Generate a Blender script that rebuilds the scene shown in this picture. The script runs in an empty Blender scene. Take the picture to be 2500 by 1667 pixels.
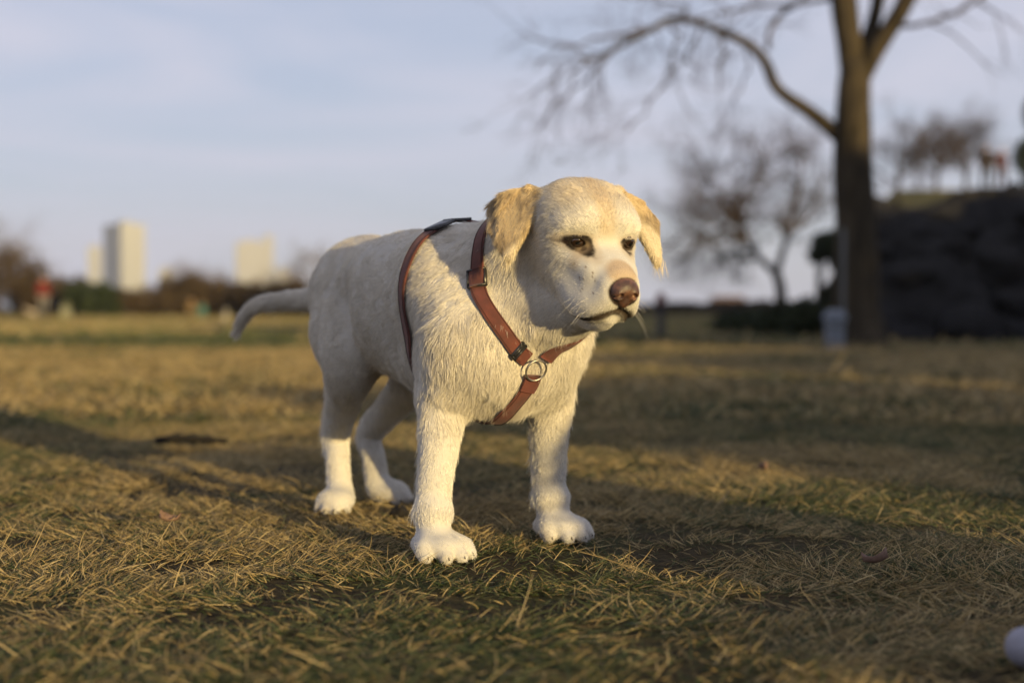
import bpy, bmesh, math, random
import numpy as np
from mathutils import Vector, Matrix

# ------------------------------------------------------------------ camera, sky, sun, exposure
scene = bpy.context.scene
COL = scene.collection
CAM_H = 0.43
cam_data = bpy.data.cameras.new('camera')
cam_data.lens = 50.0
cam_data.sensor_width = 36.0
cam_data.clip_start = 0.05
cam_data.clip_end = 6000.0
cam_data.dof.use_dof = True
cam_data.dof.focus_distance = 2.36
cam_data.dof.aperture_fstop = 2.0
cam = bpy.data.objects.new('camera', cam_data)
cam.location = (0.0, 0.0, CAM_H)
cam.rotation_euler = (math.radians(90.0 - 1.385), 0.0, 0.0)
COL.objects.link(cam)
scene.camera = cam

SUN_EL = math.radians(7.0)
SUN_AZ = math.radians(35.0)                 # towards the sun: to the right of straight behind the camera
TO_SUN = Vector((math.sin(SUN_AZ) * math.cos(SUN_EL), -math.cos(SUN_AZ) * math.cos(SUN_EL), math.sin(SUN_EL)))
sun_data = bpy.data.lights.new('sun', 'SUN')
sun_data.energy = 5.0
sun_data.angle = math.radians(0.53)
sun_data.color = (1.0, 0.745, 0.33)
sun = bpy.data.objects.new('sun', sun_data)
sun.rotation_euler = TO_SUN.to_track_quat('Z', 'Y').to_euler()
sun.location = (10, -15, 8)
COL.objects.link(sun)

world = bpy.data.worlds.new('World')
scene.world = world
world.use_nodes = True
wn, wl = world.node_tree.nodes, world.node_tree.links
wn.clear()
w_out = wn.new('ShaderNodeOutputWorld')
w_bg = wn.new('ShaderNodeBackground')
w_sky = wn.new('ShaderNodeTexSky')
w_sky.sky_type = 'NISHITA'
w_sky.sun_disc = False
w_sky.sun_elevation = SUN_EL
w_sky.sun_rotation = math.radians(180.0) - SUN_AZ
w_sky.altitude = 50.0
w_sky.air_density = 1.0
w_sky.dust_density = 0.7
w_sky.ozone_density = 4.0
w_bg.inputs['Strength'].default_value = 0.094
# thin high cloud veil, the same all round the sky
w_tc = wn.new('ShaderNodeTexCoord')
w_map = wn.new('ShaderNodeMapping')
w_map.inputs['Scale'].default_value = (1.5, 1.5, 9.0)
w_noise = wn.new('ShaderNodeTexNoise')
w_noise.inputs['Scale'].default_value = 1.7
w_noise.inputs['Detail'].default_value = 5.0
w_noise.inputs['Roughness'].default_value = 0.5
w_noise.inputs['Distortion'].default_value = 0.6
w_ramp = wn.new('ShaderNodeMapRange')
w_ramp.inputs['From Min'].default_value = 0.40
w_ramp.inputs['From Max'].default_value = 0.64
w_ramp.inputs['To Min'].default_value = 0.66
w_ramp.inputs['To Max'].default_value = 0.95
w_mix = wn.new('ShaderNodeMix')
w_mix.data_type = 'RGBA'
w_mix.inputs[7].default_value = (4.3, 4.35, 5.2, 1.0)
wl.new(w_tc.outputs['Generated'], w_map.inputs['Vector'])
wl.new(w_map.outputs['Vector'], w_noise.inputs['Vector'])
wl.new(w_noise.outputs['Fac'], w_ramp.inputs['Value'])
wl.new(w_ramp.outputs['Result'], w_mix.inputs[0])
wl.new(w_sky.outputs['Color'], w_mix.inputs[6])
wl.new(w_mix.outputs[2], w_bg.inputs['Color'])
wl.new(w_bg.outputs['Background'], w_out.inputs['Surface'])

scene.view_settings.view_transform = 'Standard'
scene.view_settings.look = 'None'
scene.view_settings.gamma = 1.0
scene.view_settings.exposure = 0.70
scene.view_settings.use_curve_mapping = False
scene.render.engine = 'CYCLES'
scene.cycles.use_denoising = True
scene.cycles.max_bounces = 8
scene.cycles.diffuse_bounces = 4
scene.cycles.transparent_max_bounces = 8
scene.cycles_curves.shape = 'RIBBONS'
scene.cycles_curves.subdivisions = 2

# ------------------------------------------------------------------ helpers
rng = np.random.default_rng(7)

def link(o, parent=None):
    COL.objects.link(o)
    if parent is not None:
        o.parent = parent
    return o

def tag(o, label=None, cat=None, group=None, kind=None):
    if label: o['label'] = label
    if cat: o['category'] = cat
    if group: o['group'] = group
    if kind: o['kind'] = kind
    return o

def empty(name, loc=(0, 0, 0), rz=0.0):
    o = bpy.data.objects.new(name, None)
    o.location = loc
    o.rotation_euler = (0, 0, rz)
    o.empty_display_size = 0.1
    return link(o)

def mesh_obj(name, verts, faces, mat=None, parent=None, smooth=True):
    """faces: (n,3)/(n,4) numpy array or list of tuples"""
    me = bpy.data.meshes.new(name)
    verts = np.asarray(verts, dtype=np.float32)
    if isinstance(faces, np.ndarray):
        n, k = faces.shape
        me.vertices.add(len(verts))
        me.vertices.foreach_set('co', verts.ravel())
        me.loops.add(n * k)
        me.loops.foreach_set('vertex_index', faces.astype(np.int32).ravel())
        me.polygons.add(n)
        me.polygons.foreach_set('loop_start', np.arange(0, n * k, k, dtype=np.int32))
        me.update(calc_edges=True)
        me.validate()
    else:
        me.from_pydata([tuple(v) for v in verts], [], faces)
        me.update()
    if smooth:
        me.polygons.foreach_set('use_smooth', np.ones(len(me.polygons), dtype=bool))
    if mat is not None:
        me.materials.append(mat)
    return link(bpy.data.objects.new(name, me), parent)

def vcol(o, cols, name='col'):
    a = o.data.attributes.new(name, 'FLOAT_COLOR', 'POINT')
    c = np.ones((len(cols), 4), dtype=np.float32)
    c[:, :3] = cols
    a.data.foreach_set('color', c.ravel())

def new_mat(name):
    m = bpy.data.materials.new(name)
    m.use_nodes = True
    nt = m.node_tree
    return m, nt.nodes, nt.links, nt.nodes['Principled BSDF']

def mat_plain(name, col, rough=0.8, metal=0.0, var=0.12, scale=20.0, bump=0.0, spec=0.3, coord='Object'):
    """a colour with soft procedural mottling and optional fine relief"""
    m, n, l, b = new_mat(name)
    tc = n.new('ShaderNodeTexCoord')
    nz = n.new('ShaderNodeTexNoise')
    nz.inputs['Scale'].default_value = scale
    nz.inputs['Detail'].default_value = 6.0
    nz.inputs['Roughness'].default_value = 0.6
    l.new(tc.outputs[coord], nz.inputs['Vector'])
    r = n.new('ShaderNodeValToRGB')
    r.color_ramp.elements[0].position = 0.3
    r.color_ramp.elements[1].position = 0.7
    r.color_ramp.elements[0].color = tuple(max(0, c * (1 - var)) for c in col) + (1,)
    r.color_ramp.elements[1].color = tuple(min(1, c * (1 + var)) for c in col) + (1,)
    l.new(nz.outputs['Fac'], r.inputs['Fac'])
    l.new(r.outputs['Color'], b.inputs['Base Color'])
    b.inputs['Roughness'].default_value = rough
    b.inputs['Metallic'].default_value = metal
    b.inputs['Specular IOR Level'].default_value = spec
    if bump:
        bp = n.new('ShaderNodeBump')
        bp.inputs['Strength'].default_value = bump
        bp.inputs['Distance'].default_value = 0.01
        l.new(nz.outputs['Fac'], bp.inputs['Height'])
        l.new(bp.outputs['Normal'], b.inputs['Normal'])
    return m

def mat_attr(name, rough=0.8, spec=0.2, sss=0.0, attr='col', trans=0.0, bump_scale=0.0, bump=0.0):
    """base colour read from the 'col' attribute"""
    m, n, l, b = new_mat(name)
    a = n.new('ShaderNodeAttribute')
    a.attribute_name = attr
    l.new(a.outputs['Color'], b.inputs['Base Color'])
    b.inputs['Roughness'].default_value = rough
    b.inputs['Specular IOR Level'].default_value = spec
    if bump:
        tc = n.new('ShaderNodeTexCoord')
        nz = n.new('ShaderNodeTexNoise')
        nz.inputs['Scale'].default_value = bump_scale
        nz.inputs['Detail'].default_value = 5
        bp = n.new('ShaderNodeBump')
        bp.inputs['Strength'].default_value = bump
        bp.inputs['Distance'].default_value = 0.005
        l.new(tc.outputs['Object'], nz.inputs['Vector'])
        l.new(nz.outputs['Fac'], bp.inputs['Height'])
        l.new(bp.outputs['Normal'], b.inputs['Normal'])
    if trans:
        tr = n.new('ShaderNodeBsdfTranslucent')
        l.new(a.outputs['Color'], tr.inputs['Color'])
        mx = n.new('ShaderNodeMixShader')
        mx.inputs[0].default_value = trans
        l.new(b.outputs['BSDF'], mx.inputs[1])
        l.new(tr.outputs['BSDF'], mx.inputs[2])
        l.new(mx.outputs['Shader'], n['Material Output'].inputs['Surface'])
    return m

def _hash(i, j, k, seed):
    h = (i * 374761393 + j * 668265263 + k * 2147483647 + seed * 1274126177) & 0xFFFFFFFF
    h = ((h ^ (h >> 13)) * 1274126177) & 0xFFFFFFFF
    h = (h ^ (h >> 16)) & 0xFFFF
    return h / 65535.0

def vnoise(P, scale=1.0, seed=0):
    """value noise in 0..1 at points P (n,3)"""
    q = np.asarray(P, dtype=np.float64) * scale
    i = np.floor(q).astype(np.int64)
    f = q - i
    f = f * f * (3 - 2 * f)
    out = 0
    for dx in (0, 1):
        wx = f[:, 0] if dx else 1 - f[:, 0]
        for dy in (0, 1):
            wy = f[:, 1] if dy else 1 - f[:, 1]
            for dz in (0, 1):
                wz = f[:, 2] if dz else 1 - f[:, 2]
                out = out + wx * wy * wz * _hash(i[:, 0] + dx, i[:, 1] + dy, i[:, 2] + dz, seed)
    return out

def fbm(P, scale=1.0, seed=0, octaves=4):
    s, a, t = 0, 0.5, 0
    for o in range(octaves):
        s = s + a * vnoise(P, scale * 2 ** o, seed + 17 * o)
        t += a
        a *= 0.5
    return s / t

def norm(v):
    return v / np.maximum(np.linalg.norm(v, axis=-1, keepdims=True), 1e-9)

def hair_obj(name, pts, radii, cols, mat, parent=None):
    """pts (N,K,3), radii (N,K), cols (N,3) -> a Curves object"""
    N, K, _ = pts.shape
    cu = bpy.data.hair_curves.new(name)
    cu.add_curves([K] * N)
    cu.attributes['position'].data.foreach_set('vector', pts.astype(np.float32).ravel())
    ra = cu.attributes.get('radius') or cu.attributes.new('radius', 'FLOAT', 'POINT')
    ra.data.foreach_set('value', radii.astype(np.float32).ravel())
    ca = cu.attributes.new('col', 'FLOAT_COLOR', 'CURVE')
    c4 = np.ones((N, 4), dtype=np.float32)
    c4[:, :3] = cols
    ca.data.foreach_set('color', c4.ravel())
    cu.materials.append(mat)
    return link(bpy.data.objects.new(name, cu), parent)

def tube(path, radii, seg=10, cap=True, flat=None):
    """tapered tube along path -> verts, quads(list)"""
    path = np.asarray(path, float)
    n = len(path)
    radii = np.broadcast_to(np.asarray(radii, float), (n,))
    t = np.gradient(path, axis=0)
    t = norm(t)
    up = np.array([0, 0, 1.0]) if abs(t[0, 2]) < 0.9 else np.array([1.0, 0, 0])
    V, F = [], []
    a = np.linspace(0, 2 * np.pi, seg, endpoint=False)
    u = norm(np.cross(t[0], up)[None])[0]
    for i in range(n):
        u = u - t[i] * np.dot(u, t[i])
        u = u / max(np.linalg.norm(u), 1e-9)
        w = np.cross(t[i], u)
        V.append(path[i] + radii[i] * (np.cos(a)[:, None] * u + np.sin(a)[:, None] * w))
    V = np.concatenate(V)
    for i in range(n - 1):
        for j in range(seg):
            k = (j + 1) % seg
            F.append((i * seg + j, i * seg + k, (i + 1) * seg + k, (i + 1) * seg + j))
    if cap:
        F.append(tuple(range(seg))[::-1])
        F.append(tuple((n - 1) * seg + j for j in range(seg)))
    return V, F

def merge(parts):
    V, F, o = [], [], 0
    for v, f in parts:
        V.append(np.asarray(v, float))
        F += [tuple(i + o for i in q) for q in f]
        o += len(v)
    return np.concatenate(V), F

def spline(pts, n):
    """Catmull-Rom resample to n points, roughly even"""
    p = np.asarray(pts, float)
    p = np.vstack([2 * p[0] - p[1], p, 2 * p[-1] - p[-2]])
    out = []
    for i in range(1, len(p) - 2):
        for t in np.linspace(0, 1, 24, endpoint=False):
            a, b, c, d = p[i - 1], p[i], p[i + 1], p[i + 2]
            out.append(0.5 * (2 * b + (c - a) * t + (2 * a - 5 * b + 4 * c - d) * t ** 2 + (3 * b - a - 3 * c + d) * t ** 3))
    out.append(p[-2])
    out = np.array(out)
    s = np.concatenate([[0], np.cumsum(np.linalg.norm(np.diff(out, axis=0), axis=1))])
    q = np.linspace(0, s[-1], n)
    return np.stack([np.interp(q, s, out[:, k]) for k in range(out.shape[1])], 1)
# ------------------------------------------------------------------ the dog: one continuous body surface
# dog frame: x = forwards along the spine, y = to the dog's left, z = up; origin on the ground between the paws
DOG_LOC = (-0.172, 2.765, 0.0)
DOG_RZ = math.atan2(-0.854, 0.52)
HO = np.array([0.5420, 0.0355, 0.543])          # head origin: midway between the eyeballs
_fh = np.array([0.9937, -0.1104, 0.0]); _fh /= np.linalg.norm(_fh)
_lh = np.array([-_fh[1], _fh[0], 0.0])
_pt = math.radians(28.5)
HF = math.cos(_pt) * _fh - math.sin(_pt) * np.array([0, 0, 1.0])
HU = math.sin(_pt) * _fh + math.cos(_pt) * np.array([0, 0, 1.0])
HL = _lh
HM = np.stack([HF, HL, HU], 1)                # head axes as columns

def H(f, l, u):
    return HO + HM @ np.array([f, l, u], float)

def _smin(a, b, k):
    h = np.maximum(k - np.abs(a - b), 0) / k
    return np.minimum(a, b) - h * h * k * 0.25

PR = []   # (function, lower corner, upper corner, blend, op)

def _add(fn, lo, hi, k, op='add'):
    m = k + 0.02
    PR.append((fn, np.asarray(lo, float) - m, np.asarray(hi, float) + m, k, op))

def RC(a, b, ra, rb, k=0.03, wy=1.0, op='add'):
    a, b = np.array(a, float), np.array(b, float)
    sc = np.array([1, 1 / wy, 1.0])
    A, B = a * sc, b * sc
    d = B - A
    dd = max(d @ d, 1e-12)
    def fn(x, y, z):
        px, py, pz = x - A[0], y / wy - A[1], z - A[2]
        t = np.clip((px * d[0] + py * d[1] + pz * d[2]) / dd, 0, 1)
        return (np.sqrt((px - t * d[0]) ** 2 + (py - t * d[1]) ** 2 + (pz - t * d[2]) ** 2) - (ra + t * (rb - ra))) * min(1.0, wy)
    r = max(ra, rb) * max(1, wy)
    _add(fn, np.minimum(a, b) - r, np.maximum(a, b) + r, k, op)

def CH(pts, rad, k=0.03, wy=1.0):
    """a limb: one chain of tapered segments, smoothed as a curve"""
    q = spline(np.column_stack([np.array(pts, float), np.array(rad, float)]), 6 * len(pts))
    pts, rad = q[:, :3], np.maximum(q[:, 3], 0.003)
    sub = []
    for i in range(len(pts) - 1):
        RC(pts[i], pts[i + 1], rad[i], rad[i + 1], 0.01, wy)
        sub.append(PR.pop()[0])
    def fn(x, y, z):
        d = sub[0](x, y, z)
        for f in sub[1:]:
            d = np.minimum(d, f(x, y, z))
        return d
    r = rad.max() * max(1, wy)
    _add(fn, pts.min(0) - r, pts.max(0) + r, k)

def EL(c, r, k=0.03, M=None, op='add'):
    c, r = np.array(c, float), np.array(r, float)
    M = np.eye(3) if M is None else M
    def fn(x, y, z):
        X, Y, Z = x - c[0], y - c[1], z - c[2]
        u = (X * M[0, 0] + Y * M[1, 0] + Z * M[2, 0])
        v = (X * M[0, 1] + Y * M[1, 1] + Z * M[2, 1])
        w = (X * M[0, 2] + Y * M[1, 2] + Z * M[2, 2])
        k0 = np.sqrt((u / r[0]) ** 2 + (v / r[1]) ** 2 + (w / r[2]) ** 2)
        k1 = np.sqrt((u / r[0] ** 2) ** 2 + (v / r[1] ** 2) ** 2 + (w / r[2] ** 2) ** 2)
        return k0 * (k0 - 1) / np.maximum(k1, 1e-6)
    R = r.max()
    _add(fn, c - R, c + R, k, op)

def HRC(a, b, ra, rb, k=0.02, op='add'):
    RC(H(*a), H(*b), ra, rb, k, 1.0, op)

def HEL(c, r, k=0.02, op='add', tilt=None):
    M = HM
    if tilt is not None:
        M = HM @ np.array(Matrix.Rotation(math.radians(tilt[1]), 3, tilt[0]))
    EL(H(*c), r, k, M, op)

def TRI(a, b, c, r, k=0.012):
    a, b, c = (np.array(q, float) for q in (a, b, c))
    ba, cb, ac = b - a, c - b, a - c
    n = np.cross(ba, ac)
    def seg(px, py, pz, e):
        t = np.clip((px * e[0] + py * e[1] + pz * e[2]) / (e @ e), 0, 1)
        return (px - t * e[0]) ** 2 + (py - t * e[1]) ** 2 + (pz - t * e[2]) ** 2
    def fn(x, y, z):
        pa = (x - a[0], y - a[1], z - a[2]); pb = (x - b[0], y - b[1], z - b[2]); pc = (x - c[0], y - c[1], z - c[2])
        def side(e, p):
            q = np.cross(e, n)
            return q[0] * p[0] + q[1] * p[1] + q[2] * p[2]
        s1, s2, s3 = side(ba, pa), side(cb, pb), side(ac, pc)
        inside = (np.sign(s1) + np.sign(s2) + np.sign(s3)) <= -1.5
        inside |= (np.sign(s1) + np.sign(s2) + np.sign(s3)) >= 1.5
        de = np.minimum(np.minimum(seg(*pa, ba), seg(*pb, cb)), seg(*pc, ac))
        dp = (n[0] * pa[0] + n[1] * pa[1] + n[2] * pa[2]) ** 2 / (n @ n)
        inside = ((s1 <= 0) & (s2 <= 0) & (s3 <= 0)) | ((s1 >= 0) & (s2 >= 0) & (s3 >= 0))
        return np.sqrt(np.where(inside, dp, de)) - r
    P = np.stack([a, b, c])
    _add(fn, P.min(0) - r, P.max(0) + r, k)

# --- trunk
EL((0.16, 0, 0.400), (0.19, 0.121, 0.168), 0.04)
EL((0.00, 0, 0.428), (0.25, 0.122, 0.146), 0.05)
RC((-0.05, 0, 0.445), (-0.25, 0, 0.468), 0.118, 0.100, 0.05, 0.95)
EL((-0.265, 0.006, 0.470), (0.112, 0.088, 0.098), 0.05)
EL((0.14, 0, 0.472), (0.15, 0.088, 0.092), 0.05)
EL((0.285, 0, 0.345), (0.10, 0.112, 0.115), 0.05)
# --- neck and throat
RC((0.20, 0.006, 0.455), (0.425, 0.038, 0.545), 0.110, 0.079, 0.045)
RC((0.30, 0.012, 0.40), (0.465, 0.046, 0.445), 0.088, 0.060, 0.04)
# --- shoulders and front legs
CLAW = []
for sy, el, ca, pw in ((-1, (0.270, -0.104, 0.258), (0.300, -0.142, 0.075), (0.318, -0.146)),
                       (1, (0.268, 0.118, 0.262), (0.240, 0.138, 0.075), (0.252, 0.142))):
    RC((0.180, sy * 0.068, 0.480), (0.318, sy * 0.090, 0.38), 0.054, 0.062, 0.05)
    mid = np.array(el) * 0.5 + np.array(ca) * 0.5
    CH([(0.318, sy * 0.090, 0.375), (0.290, sy * 0.096, 0.305), el, mid, ca, (pw[0], pw[1], 0.042)],
       [0.062, 0.053, 0.044, 0.0320, 0.0285, 0.0275], 0.035)
    EL((pw[0] + 0.012, pw[1], 0.028), (0.050, 0.046, 0.020), 0.018)
    EL((ca[0] + 0.008, ca[1], ca[2] + 0.004), (0.030, 0.031, 0.026), 0.015)
    for q, (dx, dy) in enumerate(((0.040, -0.037), (0.060, -0.013), (0.060, 0.013), (0.042, 0.037))):
        CH([(pw[0] + 0.010, pw[1] + dy * 0.6, 0.030), (pw[0] + dx * 0.72, pw[1] + dy * 1.04, 0.026), (pw[0] + dx * 1.08, pw[1] + dy * 1.12, 0.014)], [0.0140, 0.0142, 0.0118], 0.011)
        CLAW.append(((pw[0] + dx * 1.08 + 0.006, pw[1] + dy * 1.13, 0.017), (1.0, 0.10 * dy / 0.03, -0.45)))
for sy in (-1, 1):
    EL((0.235, sy * 0.104, 0.335), (0.050, 0.030, 0.062), 0.02)             # upper arm
    EL((0.222, sy * 0.108, 0.268), (0.028, 0.022, 0.034), 0.02)             # point of the elbow
    EL((0.350, sy * 0.055, 0.345), (0.045, 0.048, 0.060), 0.045)            # breast
    EL((0.160, sy * 0.080, 0.490), (0.070, 0.022, 0.060), 0.03)             # shoulder blade
    EL((-0.128, sy * 0.135, 0.420), (0.045, 0.036, 0.085), 0.03, None, 'sub')   # flank hollow
    EL((0.100, sy * 0.150, 0.330), (0.040, 0.036, 0.080), 0.03, None, 'sub')    # behind the elbow
# --- hind legs
def hind(hip, knee, hock, heel, toe):
    hip, knee, hock, heel, toe = (np.array(q, float) for q in (hip, knee, hock, heel, toe))
    m = 0.5 * knee + 0.5 * hock
    RC(hip, 0.5 * (hip + knee), 0.082, 0.074, 0.05, 0.8)
    CH([0.5 * (hip + knee), knee, m, hock, 0.55 * hock + 0.45 * heel, heel], [0.070, 0.056, 0.036, 0.0275, 0.0238, 0.0258], 0.04)
    d = norm((toe - heel)[None])[0]; d[2] = 0; d = norm(d[None])[0]
    s = np.array([-d[1], d[0], 0])
    c = heel + d * 0.028; c[2] = 0.03
    EL(c, (0.042, 0.038, 0.026), 0.02, np.stack([d, s, [0, 0, 1.0]], 1))
    for fx, fy in ((0.050, -0.027), (0.066, -0.009), (0.066, 0.010), (0.050, 0.028)):
        a = heel + d * 0.03 + s * fy * 0.6; a[2] = 0.032
        b = heel + d * fx + s * fy; b[2] = 0.016
        CH([a, 0.45 * a + 0.55 * b + np.array([0, 0, 0.005]), b + d * 0.004], [0.0125, 0.0130, 0.0110], 0.011)
        CLAW.append((b + d * 0.011 + np.array([0, 0, 0.001]), (*(d[:2]), -0.45)))
hind((-0.262, -0.045, 0.44), (-0.165, -0.080, 0.315), (-0.312, -0.044, 0.158), (-0.274, -0.054, 0.045), (-0.232, -0.090, 0.02))
hind((-0.27, 0.062, 0.44), (-0.205, 0.105, 0.30), (-0.400, 0.078, 0.150), (-0.342, 0.066, 0.045), (-0.295, 0.108, 0.02))
# --- flank fold and sheath
RC((-0.08, 0.0, 0.315), (-0.02, 0.0, 0.285), 0.022, 0.018, 0.03)
# --- tail
CH([(-0.35, 0, 0.485), (-0.45, -0.030, 0.452), (-0.53, -0.065, 0.446), (-0.60, -0.10, 0.436), (-0.643, -0.120, 0.411), (-0.668, -0.132, 0.374)],
   [0.034, 0.023, 0.0180, 0.0155, 0.0120, 0.006], 0.03)
# --- head
def HBOX(c, half, r, k=0.015):
    """a rounded box in the head frame"""
    c0, hb = H(*c), np.array(half, float)
    def fn(x, y, z):
        X, Y, Z = x - c0[0], y - c0[1], z - c0[2]
        q = [np.abs(X * HM[0, i] + Y * HM[1, i] + Z * HM[2, i]) - (hb[i] - r) for i in range(3)]
        o = np.sqrt(sum(np.maximum(v, 0) ** 2 for v in q))
        return o + np.minimum(np.maximum(np.maximum(q[0], q[1]), q[2]), 0) - r
    R_ = np.linalg.norm(hb)
    _add(fn, c0 - R_, c0 + R_, k)
HEL((-0.062, 0, 0.008), (0.086, 0.076, 0.057), 0.02)
HBOX((-0.050, 0, 0.017), (0.062, 0.068, 0.043), 0.036, 0.02)
for sy in (-1, 1):
    HEL((-0.004, sy * 0.043, 0.0235), (0.022, 0.027, 0.0145), 0.014)        # brow
    HEL((0.000, sy * 0.030, 0.030), (0.020, 0.020, 0.018), 0.018)
    HEL((-0.030, sy * 0.045, -0.044), (0.054, 0.031, 0.050), 0.026)          # cheek
    HEL((-0.040, sy * 0.056, 0.000), (0.042, 0.023, 0.038), 0.02)           # temple
    HEL((0.006, sy * 0.041, -0.028), (0.034, 0.018, 0.020), 0.024)          # under the eye
    HEL((0.036, sy * 0.034, -0.042), (0.036, 0.013, 0.026), 0.024)          # side of the muzzle root
    CH([H(0.005, sy * 0.031, -0.070), H(0.052, sy * 0.028, -0.086), H(0.084, sy * 0.023, -0.078), H(0.105, sy * 0.015, -0.054)], [0.034, 0.031, 0.027, 0.020], 0.014)
HBOX((0.036, 0, -0.048), (0.050, 0.041, 0.036), 0.024, 0.030)
HBOX((0.076, 0, -0.045), (0.040, 0.033, 0.030), 0.020, 0.015)
HRC((0.010, 0, -0.024), (0.092, 0, -0.028), 0.022, 0.020, 0.02)
CH([H(-0.045, 0, -0.097), H(0.035, 0, -0.114), H(0.070, 0, -0.110), H(0.092, 0, -0.095)], [0.050, 0.031, 0.022, 0.015], 0.008)
HRC((-0.06, 0, -0.080), (-0.005, 0, -0.112), 0.052, 0.046, 0.03)
# --- drop ears
EARFN = []
def EAR(tris, k):
    i0 = len(PR)
    for t in tris:
        TRI(*t)
    sub = PR[i0:]
    del PR[i0:]
    def fn(x, y, z):
        d = sub[0][0](x, y, z)
        for q in sub[1:]:
            d = _smin(d, q[0](x, y, z), 0.002)
        return d
    EARFN.append(fn)
    _add(fn, np.min([q[1] for q in sub], 0), np.max([q[2] for q in sub], 0), k)
EAR([((0.468, -0.020, 0.614), (0.438, -0.030, 0.626), (0.452, -0.078, 0.516), 0.0065),
     ((0.438, -0.030, 0.626), (0.400, -0.058, 0.616), (0.452, -0.078, 0.516), 0.0065),
     ((0.400, -0.058, 0.616), (0.366, -0.060, 0.600), (0.426, -0.082, 0.540), 0.0065),
     ((0.400, -0.058, 0.616), (0.426, -0.082, 0.540), (0.452, -0.078, 0.516), 0.0065),
     ((0.366, -0.060, 0.600), (0.388, -0.074, 0.570), (0.426, -0.082, 0.540), 0.006),
     ((0.470, -0.004, 0.606), (0.420, -0.002, 0.612), (0.438, -0.030, 0.624), 0.010)], 0.014)
EAR([((0.498, 0.108, 0.622), (0.470, 0.135, 0.612), (0.526, 0.166, 0.512), 0.0065),
     ((0.500, 0.148, 0.606), (0.485, 0.194, 0.576), (0.526, 0.168, 0.508), 0.0065),
     ((0.498, 0.108, 0.622), (0.500, 0.152, 0.606), (0.526, 0.164, 0.512), 0.0065),
     ((0.498, 0.108, 0.622), (0.470, 0.100, 0.612), (0.480, 0.130, 0.612), 0.010)], 0.014)
# --- sockets and the mouth line
for sy in (-1, 1):
    HEL((0.027, sy * 0.0458, 0.0), (0.020, 0.0160 if sy < 0 else 0.0135, 0.0095), 0.004, 'sub')

for sy in (-1, 1):                      # eyelids
    for z_, r_ in ((0.0094, 0.0025), (-0.0098, 0.0022)):
        CH([H(0.0235, sy * 0.0315, z_ * 0.1 - 0.001), H(0.0250, sy * 0.0385, z_ * 0.8), H(0.0235, sy * 0.0460, z_), H(0.0185, sy * 0.0535, z_ * 0.7), H(0.0120, sy * 0.0600, z_ * 0.05)], [r_ * 0.8, r_, r_, r_, r_ * 0.8], 0.003)

def sdf(P):
    """signed distance of the body at points (n,3)"""
    P = np.asarray(P, float)
    out = np.full(len(P), 0.3)
    for fn, lo, hi, k, op in PR:
        m = np.all((P > lo) & (P < hi), axis=1)
        if not m.any():
            continue
        d = fn(P[m, 0], P[m, 1], P[m, 2])
        out[m] = _smin(out[m], d, k) if op == 'add' else -_smin(-out[m], d, k)
    return out

def sdf_grad(P, e=0.002):
    g = np.stack([sdf(P + np.eye(3)[i] * e) - sdf(P - np.eye(3)[i] * e) for i in range(3)], 1)
    return norm(g)

# the mouth: a crease pressed into the surface between flews and lower lip
MOUTH = []
for sy in (-1, 1):
    q = spline([H(0.126, sy * 0.001, -0.074), H(0.116, sy * 0.021, -0.084), H(0.098, sy * 0.036, -0.100), H(0.080, sy * 0.043, -0.114), H(0.064, sy * 0.046, -0.126)], 14)
    for _ in range(6):
        q = q - sdf_grad(q) * (sdf(q) * 0.8)[:, None]
    MOUTH.append(q)
for q in MOUTH:
    for i in range(len(q) - 1):
        RC(q[i], q[i + 1], 0.0042 - 0.0002 * i, 0.0040 - 0.0002 * i, 0.004, 1.0, 'sub')

def surface_nets(vol, lo, h):
    ins = vol < 0
    nx, ny, nz = vol.shape
    c = np.zeros((nx - 1, ny - 1, nz - 1), dtype=np.int8)
    for dx in (0, 1):
        for dy in (0, 1):
            for dz in (0, 1):
                c += ins[dx:nx - 1 + dx, dy:ny - 1 + dy, dz:nz - 1 + dz]
    act = (c > 0) & (c < 8)
    I = np.argwhere(act)
    idx = np.full(act.shape, -1, dtype=np.int64)
    idx[act] = np.arange(len(I))
    acc = np.zeros((len(I), 3)); cnt = np.zeros(len(I))
    corners = [(a, b, d) for a in (0, 1) for b in (0, 1) for d in (0, 1)]
    cv = {q: vol[I[:, 0] + q[0], I[:, 1] + q[1], I[:, 2] + q[2]] for q in corners}
    for q in corners:
        for ax in range(3):
            if q[ax] == 0:
                r = list(q); r[ax] = 1; r = tuple(r)
                v0, v1 = cv[q], cv[r]
                m = (v0 < 0) != (v1 < 0)
                t = np.where(m, v0 / np.where(m, v0 - v1, 1), 0)
                p = np.tile(np.array(q, float), (len(I), 1))
                p[:, ax] = t
                acc += np.where(m[:, None], p, 0)
                cnt += m
    V = (I + acc / cnt[:, None]) * h + lo
    Q = []
    for ax in range(3):
        a1, a2 = (ax + 1) % 3, (ax + 2) % 3
        sl0 = [slice(None)] * 3; sl1 = [slice(None)] * 3
        sl0[ax] = slice(0, -1); sl1[ax] = slice(1, None)
        s0, s1 = ins[tuple(sl0)], ins[tuple(sl1)]
        E = np.argwhere(s0 != s1)
        E = E[(E[:, a1] > 0) & (E[:, a2] > 0) & (E[:, a1] < vol.shape[a1] - 1) & (E[:, a2] < vol.shape[a2] - 1)]
        fl = s0[E[:, 0], E[:, 1], E[:, 2]]
        def cell(d1, d2):
            q = E.copy(); q[:, a1] -= d1; q[:, a2] -= d2
            return idx[q[:, 0], q[:, 1], q[:, 2]]
        quad = np.stack([cell(1, 1), cell(0, 1), cell(0, 0), cell(1, 0)], 1)
        quad[~fl] = quad[~fl][:, ::-1]
        Q.append(quad)
    return V, np.concatenate(Q)

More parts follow.
